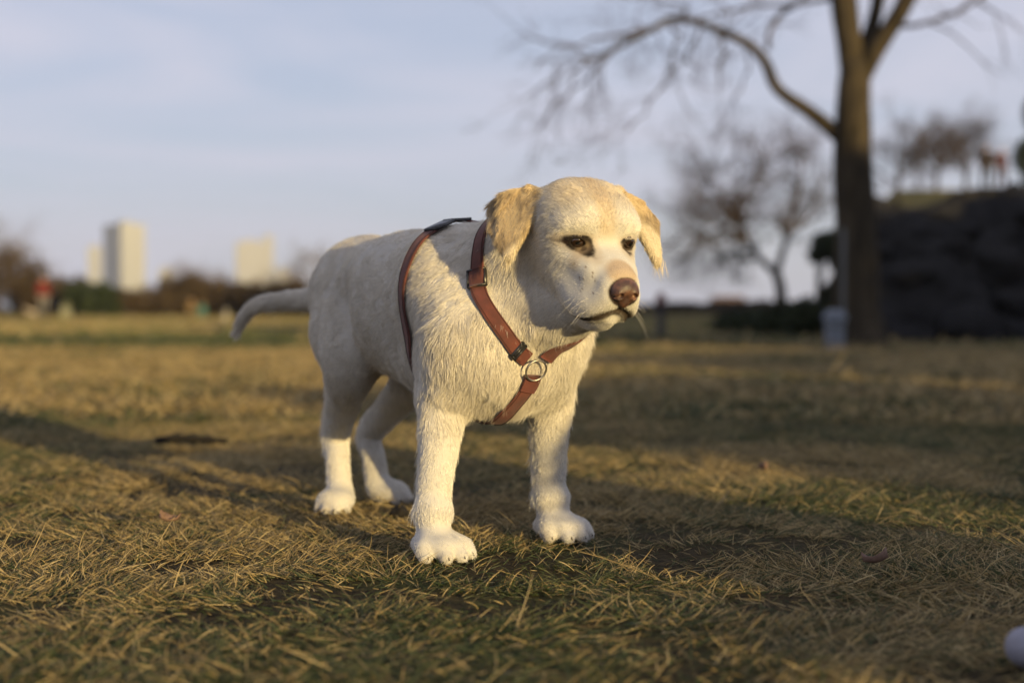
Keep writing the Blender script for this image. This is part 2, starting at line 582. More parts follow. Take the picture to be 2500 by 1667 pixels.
def field(lo, hi, h, prims=None):
    n = np.ceil((hi - lo) / h).astype(int) + 1
    ax = [lo[i] + h * np.arange(n[i]) for i in range(3)]
    vol = np.full(n, 0.3, dtype=np.float32)
    for fn, l, u, k, op in (PR if prims is None else prims):
        i0 = np.clip(np.floor((l - lo) / h).astype(int), 0, n); i1 = np.clip(np.ceil((u - lo) / h).astype(int) + 1, 0, n)
        if np.any(i1 <= i0):
            continue
        s = tuple(slice(a, b) for a, b in zip(i0, i1))
        d = fn(ax[0][s[0]][:, None, None], ax[1][s[1]][None, :, None], ax[2][s[2]][None, None, :])
        vol[s] = _smin(vol[s], d, k) if op == 'add' else -_smin(-vol[s], d, k)
    return vol


_lo, _hi = np.array([-0.72, -0.24, -0.02]), np.array([0.74, 0.26, 0.70])
body_h = 0.0032
BODY_PR = PR
BV, BQ = surface_nets(field(_lo, _hi, body_h), _lo, body_h)
BV[:, 2] = np.maximum(BV[:, 2], 0.001)

dog = empty('dog', DOG_LOC, DOG_RZ)
tag(dog, 'cream white dog standing on the dry grass, its head turned to the right', 'dog')

def toH(P):
    return (P - HO) @ HM

def sstep(a, b, x):
    t = np.clip((x - a) / (b - a), 0, 1)
    return t * t * (3 - 2 * t)

def seg_dist(P, a, b):
    a, b = np.asarray(a, float), np.asarray(b, float)
    d = b - a
    t = np.clip(((P - a) @ d) / (d @ d), 0, 1)
    return np.linalg.norm(P - a - t[:, None] * d, axis=1), t

def is_ear(P):
    """1 on the hanging flaps of the ears"""
    h = toH(P)
    d = np.full(len(P), 1.0)
    m = np.linalg.norm(P - HO, axis=1) < 0.26
    for fn in EARFN:
        d[m] = np.minimum(d[m], fn(P[m, 0], P[m, 1], P[m, 2]))
    return sstep(0.009, 0.003, d) * sstep(0.060, 0.075, np.abs(h[:, 1]))

def coat(P, fur=False):
    """the coat's own colour at points P"""
    h = toH(P)
    f, l, u = h.T
    big = fbm(P, 14.0, 3, 3)
    fine = fbm(P, 70.0, 9, 2)[:, None]
    C = np.array([0.62, 0.585, 0.520]) * (0.90 + 0.18 * fine)
    def mixin(w, col):
        nonlocal C
        w = np.clip(w, 0, 1)[:, None]
        C = C * (1 - w) + np.array(col) * w
    onhead = (np.linalg.norm(h - [-0.02, 0, -0.03], axis=1) < 0.20)
    # greyer, thinner patches on the trunk, tan along the back
    mixin(0.35 * sstep(0.52, 0.70, big) * (~onhead), (0.50, 0.45, 0.37))
    mixin(0.40 * sstep(0.53, 0.57, P[:, 2]) * (P[:, 0] < 0.12) * sstep(0.40, 0.62, big), (0.48, 0.38, 0.25))
    # whiter legs, paws, muzzle and cheeks
    mixin(0.75 * sstep(0.26, 0.16, P[:, 2]), (0.67, 0.65, 0.605))
    mixin(0.85 * sstep(-0.03, 0.04, f) * onhead, (0.67, 0.65, 0.605))
    # yellow crown and stripe between the brows
    mixin(0.60 * onhead * sstep(0.030, 0.060, u) * sstep(0.02, -0.03, f), (0.60, 0.50, 0.34))
    mixin(0.55 * onhead * sstep(0.024, 0.006, np.abs(l)) * sstep(-0.005, 0.025, u) * sstep(0.10, 0.05, u), (0.56, 0.43, 0.26))
    # ears: tan behind, cream along the front edge, dark brown streaks
    e = is_ear(P)
    st = fbm(P * np.array([1.0, 1.0, 0.35]), 60.0, 21, 2)
    front = sstep(-0.054, -0.034, f - 0.25 * (u - 0.02))
    mixin(0.85 * e, (0.50, 0.37, 0.19))
    mixin(0.80 * e * front, (0.64, 0.575, 0.44))
    mixin(0.65 * e * (1 - front) * sstep(0.49, 0.61, st), (0.20, 0.15, 0.10))
    # bare dark skin round the eyes with the stain under the inner corners
    rag = 0.26 * (fbm(P, 160.0, 31, 2) - 0.5)
    for sy, k in ((-1, 1.05), (1, 0.74)):
        q = np.stack([(l - sy * 0.0455) * sy, u - 0.0], 1)      # + = outwards
        inface = (f > -0.03) & (l * sy > 0.012)
        d = np.sqrt((q[:, 0] / (0.0225 * k)) ** 2 + ((q[:, 1] + 0.10 * q[:, 0] - 0.0008) / (0.0122 if sy < 0 else 0.0106)) ** 2)
        mixin(inface * 0.45 * sstep(1.7, 1.0, d + rag), (0.42, 0.31, 0.19))
        mixin(inface * sstep(1.12, 0.86, d + rag), (0.022, 0.016, 0.012))
        do, _ = seg_dist(P, H(0.012, sy * 0.062, -0.004), H(-0.008, sy * 0.073, -0.006))
        mixin((0.9 if sy < 0 else 0.4) * sstep(0.0050, 0.0022, do), (0.05, 0.03, 0.02))
        ds, t = seg_dist(P, TEAR[sy][0], TEAR[sy][1])
        mixin((0.40 if sy < 0 else 0.15) * sstep(0.016, 0.005, ds), (0.46, 0.34, 0.22))
        mixin((0.85 if sy < 0 else 0.35) * sstep(0.0062, 0.0030, ds + 0.008 * rag + 0.003 * t), (0.05, 0.035, 0.025))
    # whisker pits on the muzzle
    for c in PITS:
        mixin(0.85 * sstep(0.0022, 0.0012, np.linalg.norm(P - c, axis=1)), (0.13, 0.08, 0.05))
    # nose leather surround and lips
    mixin(0.75 * sstep(0.036, 0.020, np.linalg.norm(h - np.array([0.100, 0, -0.008]), axis=1)), (0.46, 0.32, 0.19))
    dn = np.linalg.norm((h - np.array([0.118, 0, -0.038])) / np.array([1, 1.15, 1.0]), axis=1)
    mixin(sstep(0.0255, 0.0225, dn), (0.035, 0.022, 0.018))
    near = onhead & (u < -0.03)
    for q in MOUTH:
        dm = np.full(len(P), 1.0)
        dm[near] = np.sqrt(((P[near][:, None] - q[None]) ** 2).sum(2).min(1))
        mixin(sstep(0.0085, 0.0055, dm + 0.006 * rag), (0.032, 0.024, 0.020))
        df = np.full(len(P), 1.0)
        df[near] = np.sqrt(((P[near][:, None] - q[None, :6]) ** 2).sum(2).min(1))
        mixin(0.75 * sstep(0.014, 0.008, df + 0.010 * rag), (0.075, 0.055, 0.042))
    mixin(0.55 * sstep(0.045, 0.008, P[:, 2]) * sstep(0.30, 0.6, big), (0.36, 0.31, 0.24))
    # groin and inner thighs: thin dark hair
    dg, _ = seg_dist(P, (-0.20, 0.02, 0.33), (-0.10, 0.0, 0.30))
    mixin(0.6 * sstep(0.10, 0.03, dg), (0.30, 0.23, 0.19))
    dsh, _ = seg_dist(P, (-0.03, 0, 0.285), (-0.01, 0, 0.280))
    mixin(0.8 * sstep(0.032, 0.02, dsh), (0.10, 0.08, 0.08))
    return np.clip(C, 0.005, 0.92)

def _press(q):
    q = np.array(q, float)[None]
    for _ in range(8):
        q = q - sdf_grad(q) * (sdf(q) * 0.8)[:, None]
    return q[0]
TEAR = {sy: (_press(H(0.026, sy * 0.037, -0.008)), _press(H(0.034, sy * 0.042, -0.030 if sy < 0 else -0.018))) for sy in (-1, 1)}
_pr = np.random.default_rng(50)
PITS = []
for sy in (-1, 1):
    for _k in range(10):
        q = H(0.078 + _pr.uniform(-0.022, 0.018), sy * 0.040, _pr.uniform(-0.070, -0.025))[None]
        for _ in range(6):
            q = q - sdf_grad(q) * (sdf(q) * 0.8)[:, None]
        PITS.append(q[0])
skin_mat = mat_attr('dog_skin', rough=0.85, spec=0.15)
body = mesh_obj('body', BV, BQ, skin_mat, dog)
vcol(body, coat(BV) * 0.72)

# --- nose leather
def grow(name, prims, lo, hi, h, mat, parent):
    v, q = surface_nets(field(np.array(lo, float), np.array(hi, float), h, prims), np.array(lo, float), h)
    return mesh_obj(name, v, q, mat, parent)

def collect(build):
    global PR
    keep, PR = PR, []
    build()
    got, PR = PR, keep
    return got

def _nose():
    n = np.array([0.114, 0.0, -0.036])
    def E(c, r, k, op='add'): HEL(n + np.array(c), r, k, op)
    def S(a, b, r, k): HRC(n + np.array(a), n + np.array(b), r, r * 0.7, k, 'sub')
    E((0.0, 0, 0.003), (0.019, 0.0225, 0.0172), 0.004)
    for sy in (-1, 1):
        E((0.005, sy * 0.0125, -0.001), (0.016, 0.0118, 0.0142), 0.004)
    E((0.004, 0, -0.015), (0.015, 0.012, 0.013), 0.007)
    for sy in (-1, 1):
        E((0.022, sy * 0.0120, -0.002), (0.0090, 0.0050, 0.0056), 0.002, 'sub')
        S((0.019, sy * 0.013, -0.004), (0.009, sy * 0.026, -0.007), 0.0022, 0.002)
    S((0.023, 0, 0.004), (0.019, 0, -0.028), 0.0014, 0.002)
nc = H(0.114, 0, -0.036)
nm, nn, nl, nb = new_mat('nose_leather')
_tc = nn.new('ShaderNodeTexCoord'); _vo = nn.new('ShaderNodeTexVoronoi'); _vo.inputs['Scale'].default_value = 420
_nz = nn.new('ShaderNodeTexNoise'); _nz.inputs['Scale'].default_value = 60; _nz.inputs['Detail'].default_value = 4
_rp = nn.new('ShaderNodeValToRGB')
_rp.color_ramp.elements[0].position = 0.40; _rp.color_ramp.elements[0].color = (0.045, 0.022, 0.017, 1)
_rp.color_ramp.elements[1].position = 0.66; _rp.color_ramp.elements[1].color = (0.150, 0.070, 0.042, 1)
_bp = nn.new('ShaderNodeBump'); _bp.inputs['Strength'].default_value = 0.35; _bp.inputs['Distance'].default_value = 0.001
nl.new(_tc.outputs['Object'], _vo.inputs['Vector']); nl.new(_tc.outputs['Object'], _nz.inputs['Vector'])
nl.new(_nz.outputs['Fac'], _rp.inputs['Fac']); nl.new(_rp.outputs['Color'], nb.inputs['Base Color'])
nl.new(_vo.outputs['Distance'], _bp.inputs['Height']); nl.new(_bp.outputs['Normal'], nb.inputs['Normal'])
nb.inputs['Roughness'].default_value = 0.5
nose = grow('nose', collect(_nose), nc - 0.045, nc + 0.045, 0.0011, nm, dog)

# --- eyes
em, en_, el_, eb = new_mat('eye_glass')
_a = en_.new('ShaderNodeAttribute'); _a.attribute_name = 'col'
el_.new(_a.outputs['Color'], eb.inputs['Base Color'])
eb.inputs['Roughness'].default_value = 0.07
eb.inputs['Specular IOR Level'].default_value = 0.7
eb.inputs['Coat Weight'].default_value = 1.0
eb.inputs['Coat Roughness'].default_value = 0.06
for sy in (-1, 1):
    bm = bmesh.new()
    bmesh.ops.create_uvsphere(bm, u_segments=32, v_segments=24, radius=0.0138)
    v = np.array([x.co[:] for x in bm.verts])
    f = [tuple(y.index for y in x.verts) for x in bm.faces]
    bm.free()
    v = v[:, [2, 0, 1]]                                     # pole forwards
    look = norm(np.array([[0.96, sy * 0.26, 0.06]]))[0]
    ang = np.degrees(np.arccos(np.clip(norm(v) @ look, -1, 1)))
    colr = np.where(ang[:, None] < 16, np.array([[0.004, 0.004, 0.004]]), np.where(ang[:, None] < 44, np.array([[0.022, 0.011, 0.006]]), np.array([[0.055, 0.038, 0.032]])))
    colr = np.where((ang[:, None] >= 44) & (ang[:, None] < 50), np.array([[0.012, 0.008, 0.006]]), colr)
    v = v * np.where(ang[:, None] < 40, 1.03, 1.0)
    c = H(0.0114, sy * 0.0452, 0.0)
    e = mesh_obj('eye', c + v @ HM.T, f, em, dog)
    vcol(e, colr)

M_CLAW = mat_plain('claw_horn', (0.055, 0.045, 0.038), 0.4, var=0.3, scale=120)
for c, d in CLAW:
    d = norm(np.array([d], float))[0]
    p = np.array(c, float)
    pts = np.array([p - d * 0.004, p + d * 0.003 + [0, 0, 0.001], p + d * 0.009 - [0, 0, 0.002]])
    pts[:, 2] = np.maximum(pts[:, 2], 0.003)
    mesh_obj('claw', *tube(pts, [0.0028, 0.0024, 0.0007], 8), M_CLAW, dog)
# ------------------------------------------------------------------ harness of red webbing
HARN = empty('dog_harness', DOG_LOC, DOG_RZ)
tag(HARN, 'rust red webbing harness with black buckles worn by the dog', 'harness')

def web_mat(name, col):
    m, n, l, b = new_mat(name)
    tc = n.new('ShaderNodeTexCoord')
    w = n.new('ShaderNodeTexWave'); w.inputs['Scale'].default_value = 260; w.inputs['Distortion'].default_value = 1.5
    w.bands_direction = 'DIAGONAL'
    z = n.new('ShaderNodeTexNoise'); z.inputs['Scale'].default_value = 45; z.inputs['Detail'].default_value = 5
    r = n.new('ShaderNodeValToRGB')
    r.color_ramp.elements[0].position = 0.3; r.color_ramp.elements[0].color = tuple(c * 0.6 for c in col) + (1,)
    r.color_ramp.elements[1].position = 0.7; r.color_ramp.elements[1].color = tuple(c * 1.2 for c in col) + (1,)
    bp = n.new('ShaderNodeBump'); bp.inputs['Strength'].default_value = 0.5; bp.inputs['Distance'].default_value = 0.001
    l.new(tc.outputs['Object'], w.inputs['Vector']); l.new(tc.outputs['Object'], z.inputs['Vector'])
    l.new(z.outputs['Fac'], r.inputs['Fac']); l.new(r.outputs['Color'], b.inputs['Base Color'])
    l.new(w.outputs['Color'], bp.inputs['Height']); l.new(bp.outputs['Normal'], b.inputs['Normal'])
    b.inputs['Roughness'].default_value = 0.75; b.inputs['Sheen Weight'].default_value = 0.15
    return m
M_WEB = web_mat('red_webbing', (0.105, 0.024, 0.015))
M_BLACK = mat_plain('black_plastic', (0.018, 0.018, 0.020), 0.35, var=0.2, scale=90, bump=0.05, spec=0.5)
M_RING = mat_plain('ring_metal', (0.36, 0.34, 0.31), 0.40, 1.0, var=0.15, scale=60)

STRAPS = []     # (samples, half width) for parting the fur

def on_skin(P, off):
    P = P.copy()
    for _ in range(6):
        d = sdf(P) - off
        P -= sdf_grad(P, 0.004) * d[:, None] * 0.9
    return P

def strap(name, pts, width, mat, parent, n=60, off=0.009, thick=0.0028, closed=False, part=True, lift=None):
    pts = list(pts)
    if closed:
        pts = [pts[-1]] + pts + pts[:2]
    q = spline(pts, n)
    q = on_skin(q, off)
    for _ in range(4):
        q[1:-1] = 0.5 * q[1:-1] + 0.25 * (q[2:] + q[:-2])
    nrm = sdf_grad(q, 0.010)
    if lift is not None:
        q = q + nrm * lift
    t = norm(np.gradient(q, axis=0))
    s = norm(np.cross(t, nrm))
    nrm = norm(np.cross(s, t))
    if part:
        STRAPS.append((q, width / 2))
    prof = [(-1, 0.0), (-1, 0.75), (-0.9, 1.0), (-0.45, 1.15), (0.45, 1.15), (0.9, 1.0), (1, 0.75), (1, 0.0)]
    V = np.stack([q + s * (a * width / 2) + nrm * (b - 0.5) * thick for a, b in prof], 1)
    K = len(prof)
    F = []
    for i in range(len(q) - 1):
        for j in range(K):
            k = (j + 1) % K
            F.append((i * K + j, i * K + k, (i + 1) * K + k, (i + 1) * K + j))
    F.append(tuple(range(K))); F.append(tuple((len(q) - 1) * K + j for j in range(K))[::-1])
    return mesh_obj(name, V.reshape(-1, 3), F, mat, parent), q, t, s, nrm

R_C = np.array([0.402, 0.000, 0.326])                # chest ring
neckR = [(0.404, -0.016, 0.342), (0.404, -0.041, 0.360), (0.400, -0.064, 0.390), (0.389, -0.079, 0.419), (0.370, -0.085, 0.448),
         (0.352, -0.086, 0.478), (0.342, -0.085, 0.508), (0.335, -0.080, 0.537), (0.325, -0.066, 0.565), (0.315, -0.030, 0.600), (0.312, 0.01, 0.612)]
neckL = [(0.412, 0.018, 0.340), (0.430, 0.030, 0.356), (0.430, 0.065, 0.390), (0.420, 0.095, 0.430), (0.395, 0.110, 0.478), (0.365, 0.105, 0.530), (0.330, 0.060, 0.590), (0.312, 0.01, 0.612)]
ns, nq, nt_, nsd, nnr = strap('neck_strap', neckR, 0.028, M_WEB, HARN, n=70, off=0.006)
strap('neck_strap', neckL, 0.027, M_WEB, HARN, n=60, off=0.006)
gir = [(0.150, 0.0, 0.585), (0.180, -0.070, 0.565), (0.185, -0.105, 0.530), (0.185, -0.128, 0.45), (0.180, -0.122, 0.36), (0.170, -0.09, 0.28),
       (0.165, 0.0, 0.235), (0.170, 0.09, 0.28), (0.180, 0.122, 0.36), (0.185, 0.128, 0.45), (0.185, 0.105, 0.530), (0.180, 0.070, 0.565)]
gs, gq, gt_, gsd, gnr = strap('girth_strap', gir, 0.027, M_WEB, HARN, n=130, off=0.006, closed=True)
ch = [(0.402, 0.001, 0.312), (0.388, 0.000, 0.298), (0.372, -0.006, 0.278), (0.352, -0.014, 0.258), (0.320, -0.016, 0.238), (0.25, -0.008, 0.226), (0.18, 0.0, 0.228)]
cs, cq, ct_, csd, cnr = strap('chest_strap', ch, 0.030, M_WEB, HARN, n=60, off=0.006)
strap('strap_loop', ch[:2] + [(0.380, -0.003, 0.288)], 0.031, M_WEB, cs, n=12, off=0.006, lift=0.0035, part=False)

def clip(name, q, t, s, nr, i, w, ln, h, mat, parent, hole=True):
    """a moulded slider or buckle lying over a strap at sample i"""
    c, T, S, N = q[i], t[i], s[i], nr[i]
    bm = bmesh.new()
    def bar(x0, x1, y0, y1, z0, z1):
        r = bmesh.ops.create_cube(bm, size=1.0)
        for v in r['verts']:
            v.co = Vector(((x0 + x1) / 2 + v.co.x * (x1 - x0), (y0 + y1) / 2 + v.co.y * (y1 - y0), (z0 + z1) / 2 + v.co.z * (z1 - z0)))
    e = 0.0045
    bar(-ln / 2, -ln / 2 + e, -w / 2, w / 2, -h / 2, h / 2)
    bar(ln / 2 - e, ln / 2, -w / 2, w / 2, -h / 2, h / 2)
    bar(-ln / 2, ln / 2, -w / 2, -w / 2 + e, -h / 2 * 0.96, h / 2 * 0.96)
    bar(-ln / 2, ln / 2, w / 2 - e, w / 2, -h / 2 * 0.96, h / 2 * 0.96)
    if not hole:
        bar(-ln / 2 + e * 0.7, ln / 2 - e * 0.7, -w / 2 + e * 0.7, w / 2 - e * 0.7, -h / 2 * 0.9, h / 2 * 0.9)
    bmesh.ops.bevel(bm, geom=bm.edges[:], offset=0.0012, segments=2, affect='EDGES')
    V = np.array([v.co[:] for v in bm.verts])
    F = [tuple(x.index for x in f.verts) for f in bm.faces]
    bm.free()
    return mesh_obj(name, c + V[:, :1] * T + V[:, 1:2] * S + (V[:, 2:] + 0.002) * N, F, mat, parent)
def nearest(q, p):
    return int(np.argmin(np.linalg.norm(q - np.array(p), axis=1)))
i_sl = nearest(nq, (0.352, -0.092, 0.482))
clip('slider', nq, nt_, nsd, nnr, i_sl, 0.036, 0.034, 0.009, M_BLACK, HARN)
strap('strap_fold', [tuple(nq[i_sl - 3] ), tuple(nq[i_sl]), tuple(nq[i_sl + 3])], 0.0285, M_WEB, ns, n=8, off=0.010, part=False)
def stitches(q, s, nr, w, parent):
    for e in (-0.40, 0.40):
        k = np.arange(2, len(q) - 2)
        mesh_obj('stitching', *tube(q[k] + s[k] * (e * w) + nr[k] * 0.0020, 0.0006, 5), M_THREAD, parent)
M_THREAD = mat_plain('thread', (0.045, 0.016, 0.012), 0.8, var=0.5, scale=400)
stitches(nq, nsd, nnr, 0.028, ns); stitches(cq, csd, cnr, 0.030, cs); stitches(gq, gsd, gnr, 0.027, gs)
i_ad = nearest(nq, (0.404, -0.036, 0.358))
clip('slider', nq, nt_, nsd, nnr, i_ad, 0.034, 0.013, 0.008, M_BLACK, HARN, hole=False)
for p, ln in (((0.172, -0.055, 0.575), 0.060), ((0.158, -0.01, 0.590), 0.045)):
    clip('buckle', gq, gt_, gsd, gnr, nearest(gq, p), 0.032, ln, 0.007, M_BLACK, HARN, hole=False)
# chest ring
rn = sdf_grad(R_C[None], 0.02)[0]
rc = on_skin(R_C[None], 0.013)[0]
ra = norm(np.cross(rn, [0, 0, 1.0])[None])[0]; rb = np.cross(rn, ra)
aa = np.linspace(0, 2 * np.pi, 41)[:-1]
ring_path = rc + 0.0190 * (np.cos(aa)[:, None] * ra + np.sin(aa)[:, None] * rb)
rv, rf = [], []
for i in range(40):
    o_ = norm((ring_path[i] - rc)[None])[0]
    for b_ in np.linspace(0, 2 * np.pi, 9)[:-1]:
        rv.append(ring_path[i] + 0.0018 * (math.cos(b_) * o_ + math.sin(b_) * rn))
for i in range(40):
    for j in range(8):
        rf.append((i * 8 + j, ((i + 1) % 40) * 8 + j, ((i + 1) % 40) * 8 + (j + 1) % 8, i * 8 + (j + 1) % 8))
mesh_obj('ring', rv, rf, M_RING, HARN)

# ------------------------------------------------------------------ the coat: real hairs growing from the body
FLOW = []   # (point, direction)
def fl(p, d): FLOW.append((np.array(p, float), np.array(d, float)))
def hf(p, d): FLOW.append((H(*p), HM @ np.array(d, float)))
hf((0.13, 0, -0.01), (-1, 0, 0.1))
for sy in (-1, 1):
    hf((0.12, sy * 0.03, -0.06), (-0.8, sy * 0.3, -0.5)); hf((0.06, sy * 0.045, -0.05), (-0.9, sy * 0.2, -0.3))
    hf((0.06, sy * 0.02, 0.0), (-1, sy * 0.35, 0.1)); hf((0.0, sy * 0.055, -0.03), (-0.7, sy * 0.2, -0.6))
    hf((0.01, sy * 0.03, 0.03), (-0.4, sy * 0.6, 0.7)); hf((-0.04, sy * 0.07, 0.0), (-0.8, sy * 0.3, -0.5))
    hf((-0.06, sy * 0.08, -0.05), (-0.6, 0, -0.8)); hf((-0.05, sy * 0.04, 0.07), (-0.8, sy * 0.6, 0.1))
hf((0.0, 0, 0.05), (-0.5, 0, 0.9)); hf((-0.07, 0, 0.08), (-1, 0, 0.0)); hf((0.05, 0, -0.11), (-0.9, 0, -0.3)); hf((-0.02, 0, -0.16), (-0.8, 0, -0.5))
for p, d in (((0.44, -0.07, 0.56), (0.05, -0.1, -1)), ((0.39, -0.07, 0.58), (-0.1, -0.2, -1)), ((0.51, 0.16, 0.56), (0.1, 0.1, -1)), ((0.49, 0.185, 0.56), (0, 0.2, -1))):
    fl(p, d); fl(p, d)
for sy in (-1, 1):
    fl((0.36, sy * 0.08, 0.52), (-0.5, sy * 0.1, -0.8)); fl((0.30, sy * 0.1, 0.45), (-0.5, sy * 0.1, -0.8))
    fl((0.15, sy * 0.09, 0.52), (-0.9, sy * 0.1, -0.4)); fl((0.05, sy * 0.12, 0.44), (-0.95, 0, -0.3)); fl((-0.12, sy * 0.11, 0.44), (-0.95, 0, -0.3))
    fl((0.05, sy * 0.09, 0.32), (-0.9, 0, -0.35)); fl((-0.26, sy * 0.08, 0.48), (-0.6, 0, -0.8)); fl((-0.22, sy * 0.1, 0.36), (-0.35, 0, -0.95))
    fl((0.31, sy * 0.11, 0.36), (-0.25, sy * 0.1, -1)); fl((0.27, sy * 0.12, 0.26), (-0.2, 0, -1)); fl((0.27, sy * 0.14, 0.15), (-0.05, 0, -1))
    fl((0.27, sy * 0.14, 0.08), (0.1, 0, -1)); fl((0.33, sy * 0.145, 0.03), (0.8, 0, -0.5))
    fl((-0.25, sy * 0.07, 0.22), (-0.3, 0, -1)); fl((-0.33, sy * 0.06, 0.12), (0.05, 0, -1)); fl((-0.30, sy * 0.07, 0.06), (0.3, sy * 0.1, -0.9))
fl((-0.24, -0.09, 0.02), (0.6, -0.6, -0.5)); fl((-0.30, 0.10, 0.02), (0.6, 0.6, -0.5))
fl((0.38, 0.0, 0.40), (0.0, 0, -1)); fl((0.37, 0.0, 0.31), (-0.2, 0, -1)); fl((0.30, 0.0, 0.24), (-0.8, 0, -0.5)); fl((0.1, 0, 0.57), (-1, 0, 0)); fl((-0.2, 0, 0.57), (-1, 0, -0.1))
fl((0.0, 0, 0.27), (-1, 0, -0.3)); fl((-0.37, 0, 0.45), (-0.4, 0, -0.9)); fl((-0.45, -0.03, 0.45), (-0.9, -0.3, -0.1)); fl((-0.55, -0.07, 0.43), (-0.85, -0.4, -0.3)); fl((-0.65, -0.12, 0.38), (-0.5, -0.2, -0.8))
FP = np.array([a for a, b in FLOW]); FD = norm(np.array([b for a, b in FLOW]))

def flow(P):
    out = np.zeros_like(P)
    for i in range(0, len(P), 40000):
        d2 = ((P[i:i + 40000, None, :] - FP[None]) ** 2).sum(2)
        w = 1 / (d2 + 0.0006) ** 2
        out[i:i + 40000] = w @ FD
    return norm(out)

def fur_roots(mult, sel=None):
    me = body.data
    nv = len(me.vertices)
    vn = np.empty(nv * 3, np.float32); me.vertices.foreach_get('normal', vn); vn = vn.reshape(-1, 3).astype(float)
    ids = np.arange(nv) if sel is None else np.nonzero(sel)[0]
    k = int(len(ids) * mult)
    pick = rng.choice(ids, k, replace=True)
    P, N = BV[pick].copy(), vn[pick]
    j = rng.normal(0, body_h * 0.45, (k, 3))
    j -= N * (j * N).sum(1, keepdims=True)
    return P + j, N

def hairs(P, N):
    h = toH(P)
    f, l, u = h.T
    # hair length by region
    L = np.full(len(P), 0.0112)
    onhead = (f > -0.13) & (u > -0.17) & (np.linalg.norm(h - [-0.02, 0, -0.03], axis=1) < 0.20)
    L = np.where(onhead, 0.0105, L)
    L = np.where(onhead, L * (1 - 0.62 * sstep(-0.01, 0.05, f)), L)
    ear = is_ear(P) * onhead
    L = L * (1 - 0.35 * ear) + 0.005 * ear * sstep(-0.02, -0.07, u)
    chest = sstep(0.26, 0.33, P[:, 0]) * (P[:, 2] < 0.42) * (P[:, 2] > 0.22) * (~onhead)
    L = L + 0.007 * chest + 0.004 * sstep(0.18, 0.30, P[:, 0]) * (P[:, 2] > 0.40) * (~onhead)
    leg = sstep(0.26, 0.20, P[:, 2])
    L = L * (1 - 0.15 * leg)
    rear_edge = leg * np.clip(-N[:, 0], 0, 1) * (P[:, 2] > 0.08)
    L = L + 0.016 * rear_edge
    L = L * (1 - 0.38 * sstep(0.07, 0.035, P[:, 2]))
    L = np.where((P[:, 0] < -0.42) & (P[:, 2] > 0.3), 0.018, L)
    de = np.full(len(P), 9.0)
    for sy in (-1, 1):
        d = np.sqrt(((l - sy * 0.0455) / 1.35) ** 2 + u ** 2 + (np.minimum(f + 0.0, 0)) ** 2)
        de = np.minimum(de, d)
    L = L * (0.25 + 0.75 * sstep(0.010, 0.026, de))
    guard = rng.random(len(P)) < 0.06
    L *= rng.uniform(0.65, 1.25, len(P)) * np.where(guard, 1.4, 1.0)
    keep = (de > 0.0115) & (np.linalg.norm((h - np.array([0.116, 0, -0.038])) / np.array([1, 1.15, 1.0]), axis=1) > 0.0240) & (P[:, 2] > 0.006)
    # parted where the straps lie
    for q, hw in STRAPS:
        lo, hi = q.min(0) - 0.03, q.max(0) + 0.03
        m = np.nonzero(np.all((P > lo) & (P < hi), axis=1))[0]
        for i in range(0, len(m), 20000):
            mm = m[i:i + 20000]
            dd = np.sqrt(((P[mm][:, None] - q[None]) ** 2).sum(2).min(1))
            keep[mm] &= dd > hw * 0.86
    P, N, L = P[keep], N[keep], L[keep]
    onhead, ear, leg, guard = onhead[keep], ear[keep], leg[keep], guard[keep]
    d = flow(P)
    d -= N * (d * N).sum(1, keepdims=True)
    d = norm(d)
    side = np.cross(N, d)
    # tufts: neighbouring hairs lean the same way
    a1 = ((vnoise(P, 24.0, 5) - 0.5) * 1.0 + (vnoise(P, 90.0, 6) - 0.5) * 0.9) * np.where(onhead, 0.6, 1.0) * (1 - 0.55 * ear) + rng.normal(0, 0.10, len(P))
    d = norm(d * np.cos(a1)[:, None] + side * np.sin(a1)[:, None])
    lift = np.radians(11) + (vnoise(P, 50.0, 8) - 0.5) * np.where(onhead, 0.22, 0.45) + rng.normal(0, 0.07, len(P))
    lift = np.clip(lift + np.where(guard, 0.22, 0.0) + np.where(P[:, 0] < -0.42, 0.12, 0.0), 0.06, 0.8)
    d0 = d * np.cos(lift)[:, None] + N * np.sin(lift)[:, None]
    bend = (vnoise(P, 90.0, 12) - 0.5)
    K = 4
    pts = np.zeros((len(P), K, 3))
    for k in range(K):
        s = k / (K - 1)
        pts[:, k] = P - N * 0.0008 + L[:, None] * (s * d0 - N * (0.28 * s * s * np.sin(lift))[:, None] + side[:][:] * (bend * 0.5 * s * s)[:, None] - np.array([0, 0, 0.10 * s * s]))
    rad = np.array([1.0, 0.9, 0.62, 0.12])[None] * np.where(onhead, 0.00022, 0.00023)[:, None] * rng.uniform(0.8, 1.25, len(P))[:, None]
    C = coat(P, True) * 1.14 * rng.uniform(0.90, 1.10, (len(P), 1))
    return pts, rad, np.clip(C, 0.004, 0.92)

fm, fn_, fl_, fb = new_mat('dog_fur')
fa = fn_.new('ShaderNodeAttribute'); fa.attribute_name = 'col'
fdif = fn_.new('ShaderNodeBsdfDiffuse'); ftr = fn_.new('ShaderNodeBsdfTranslucent'); fg = fn_.new('ShaderNodeBsdfGlossy')
fg.inputs['Roughness'].default_value = 0.45
fg.inputs['Color'].default_value = (1, 0.97, 0.92, 1)
fx1 = fn_.new('ShaderNodeMixShader'); fx1.inputs[0].default_value = 0.18
fx2 = fn_.new('ShaderNodeMixShader'); fx2.inputs[0].default_value = 0.05
fl_.new(fa.outputs['Color'], fdif.inputs['Color']); fl_.new(fa.outputs['Color'], ftr.inputs['Color'])
fl_.new(fdif.outputs[0], fx1.inputs[1]); fl_.new(ftr.outputs[0], fx1.inputs[2])
fl_.new(fx1.outputs[0], fx2.inputs[1]); fl_.new(fg.outputs[0], fx2.inputs[2])
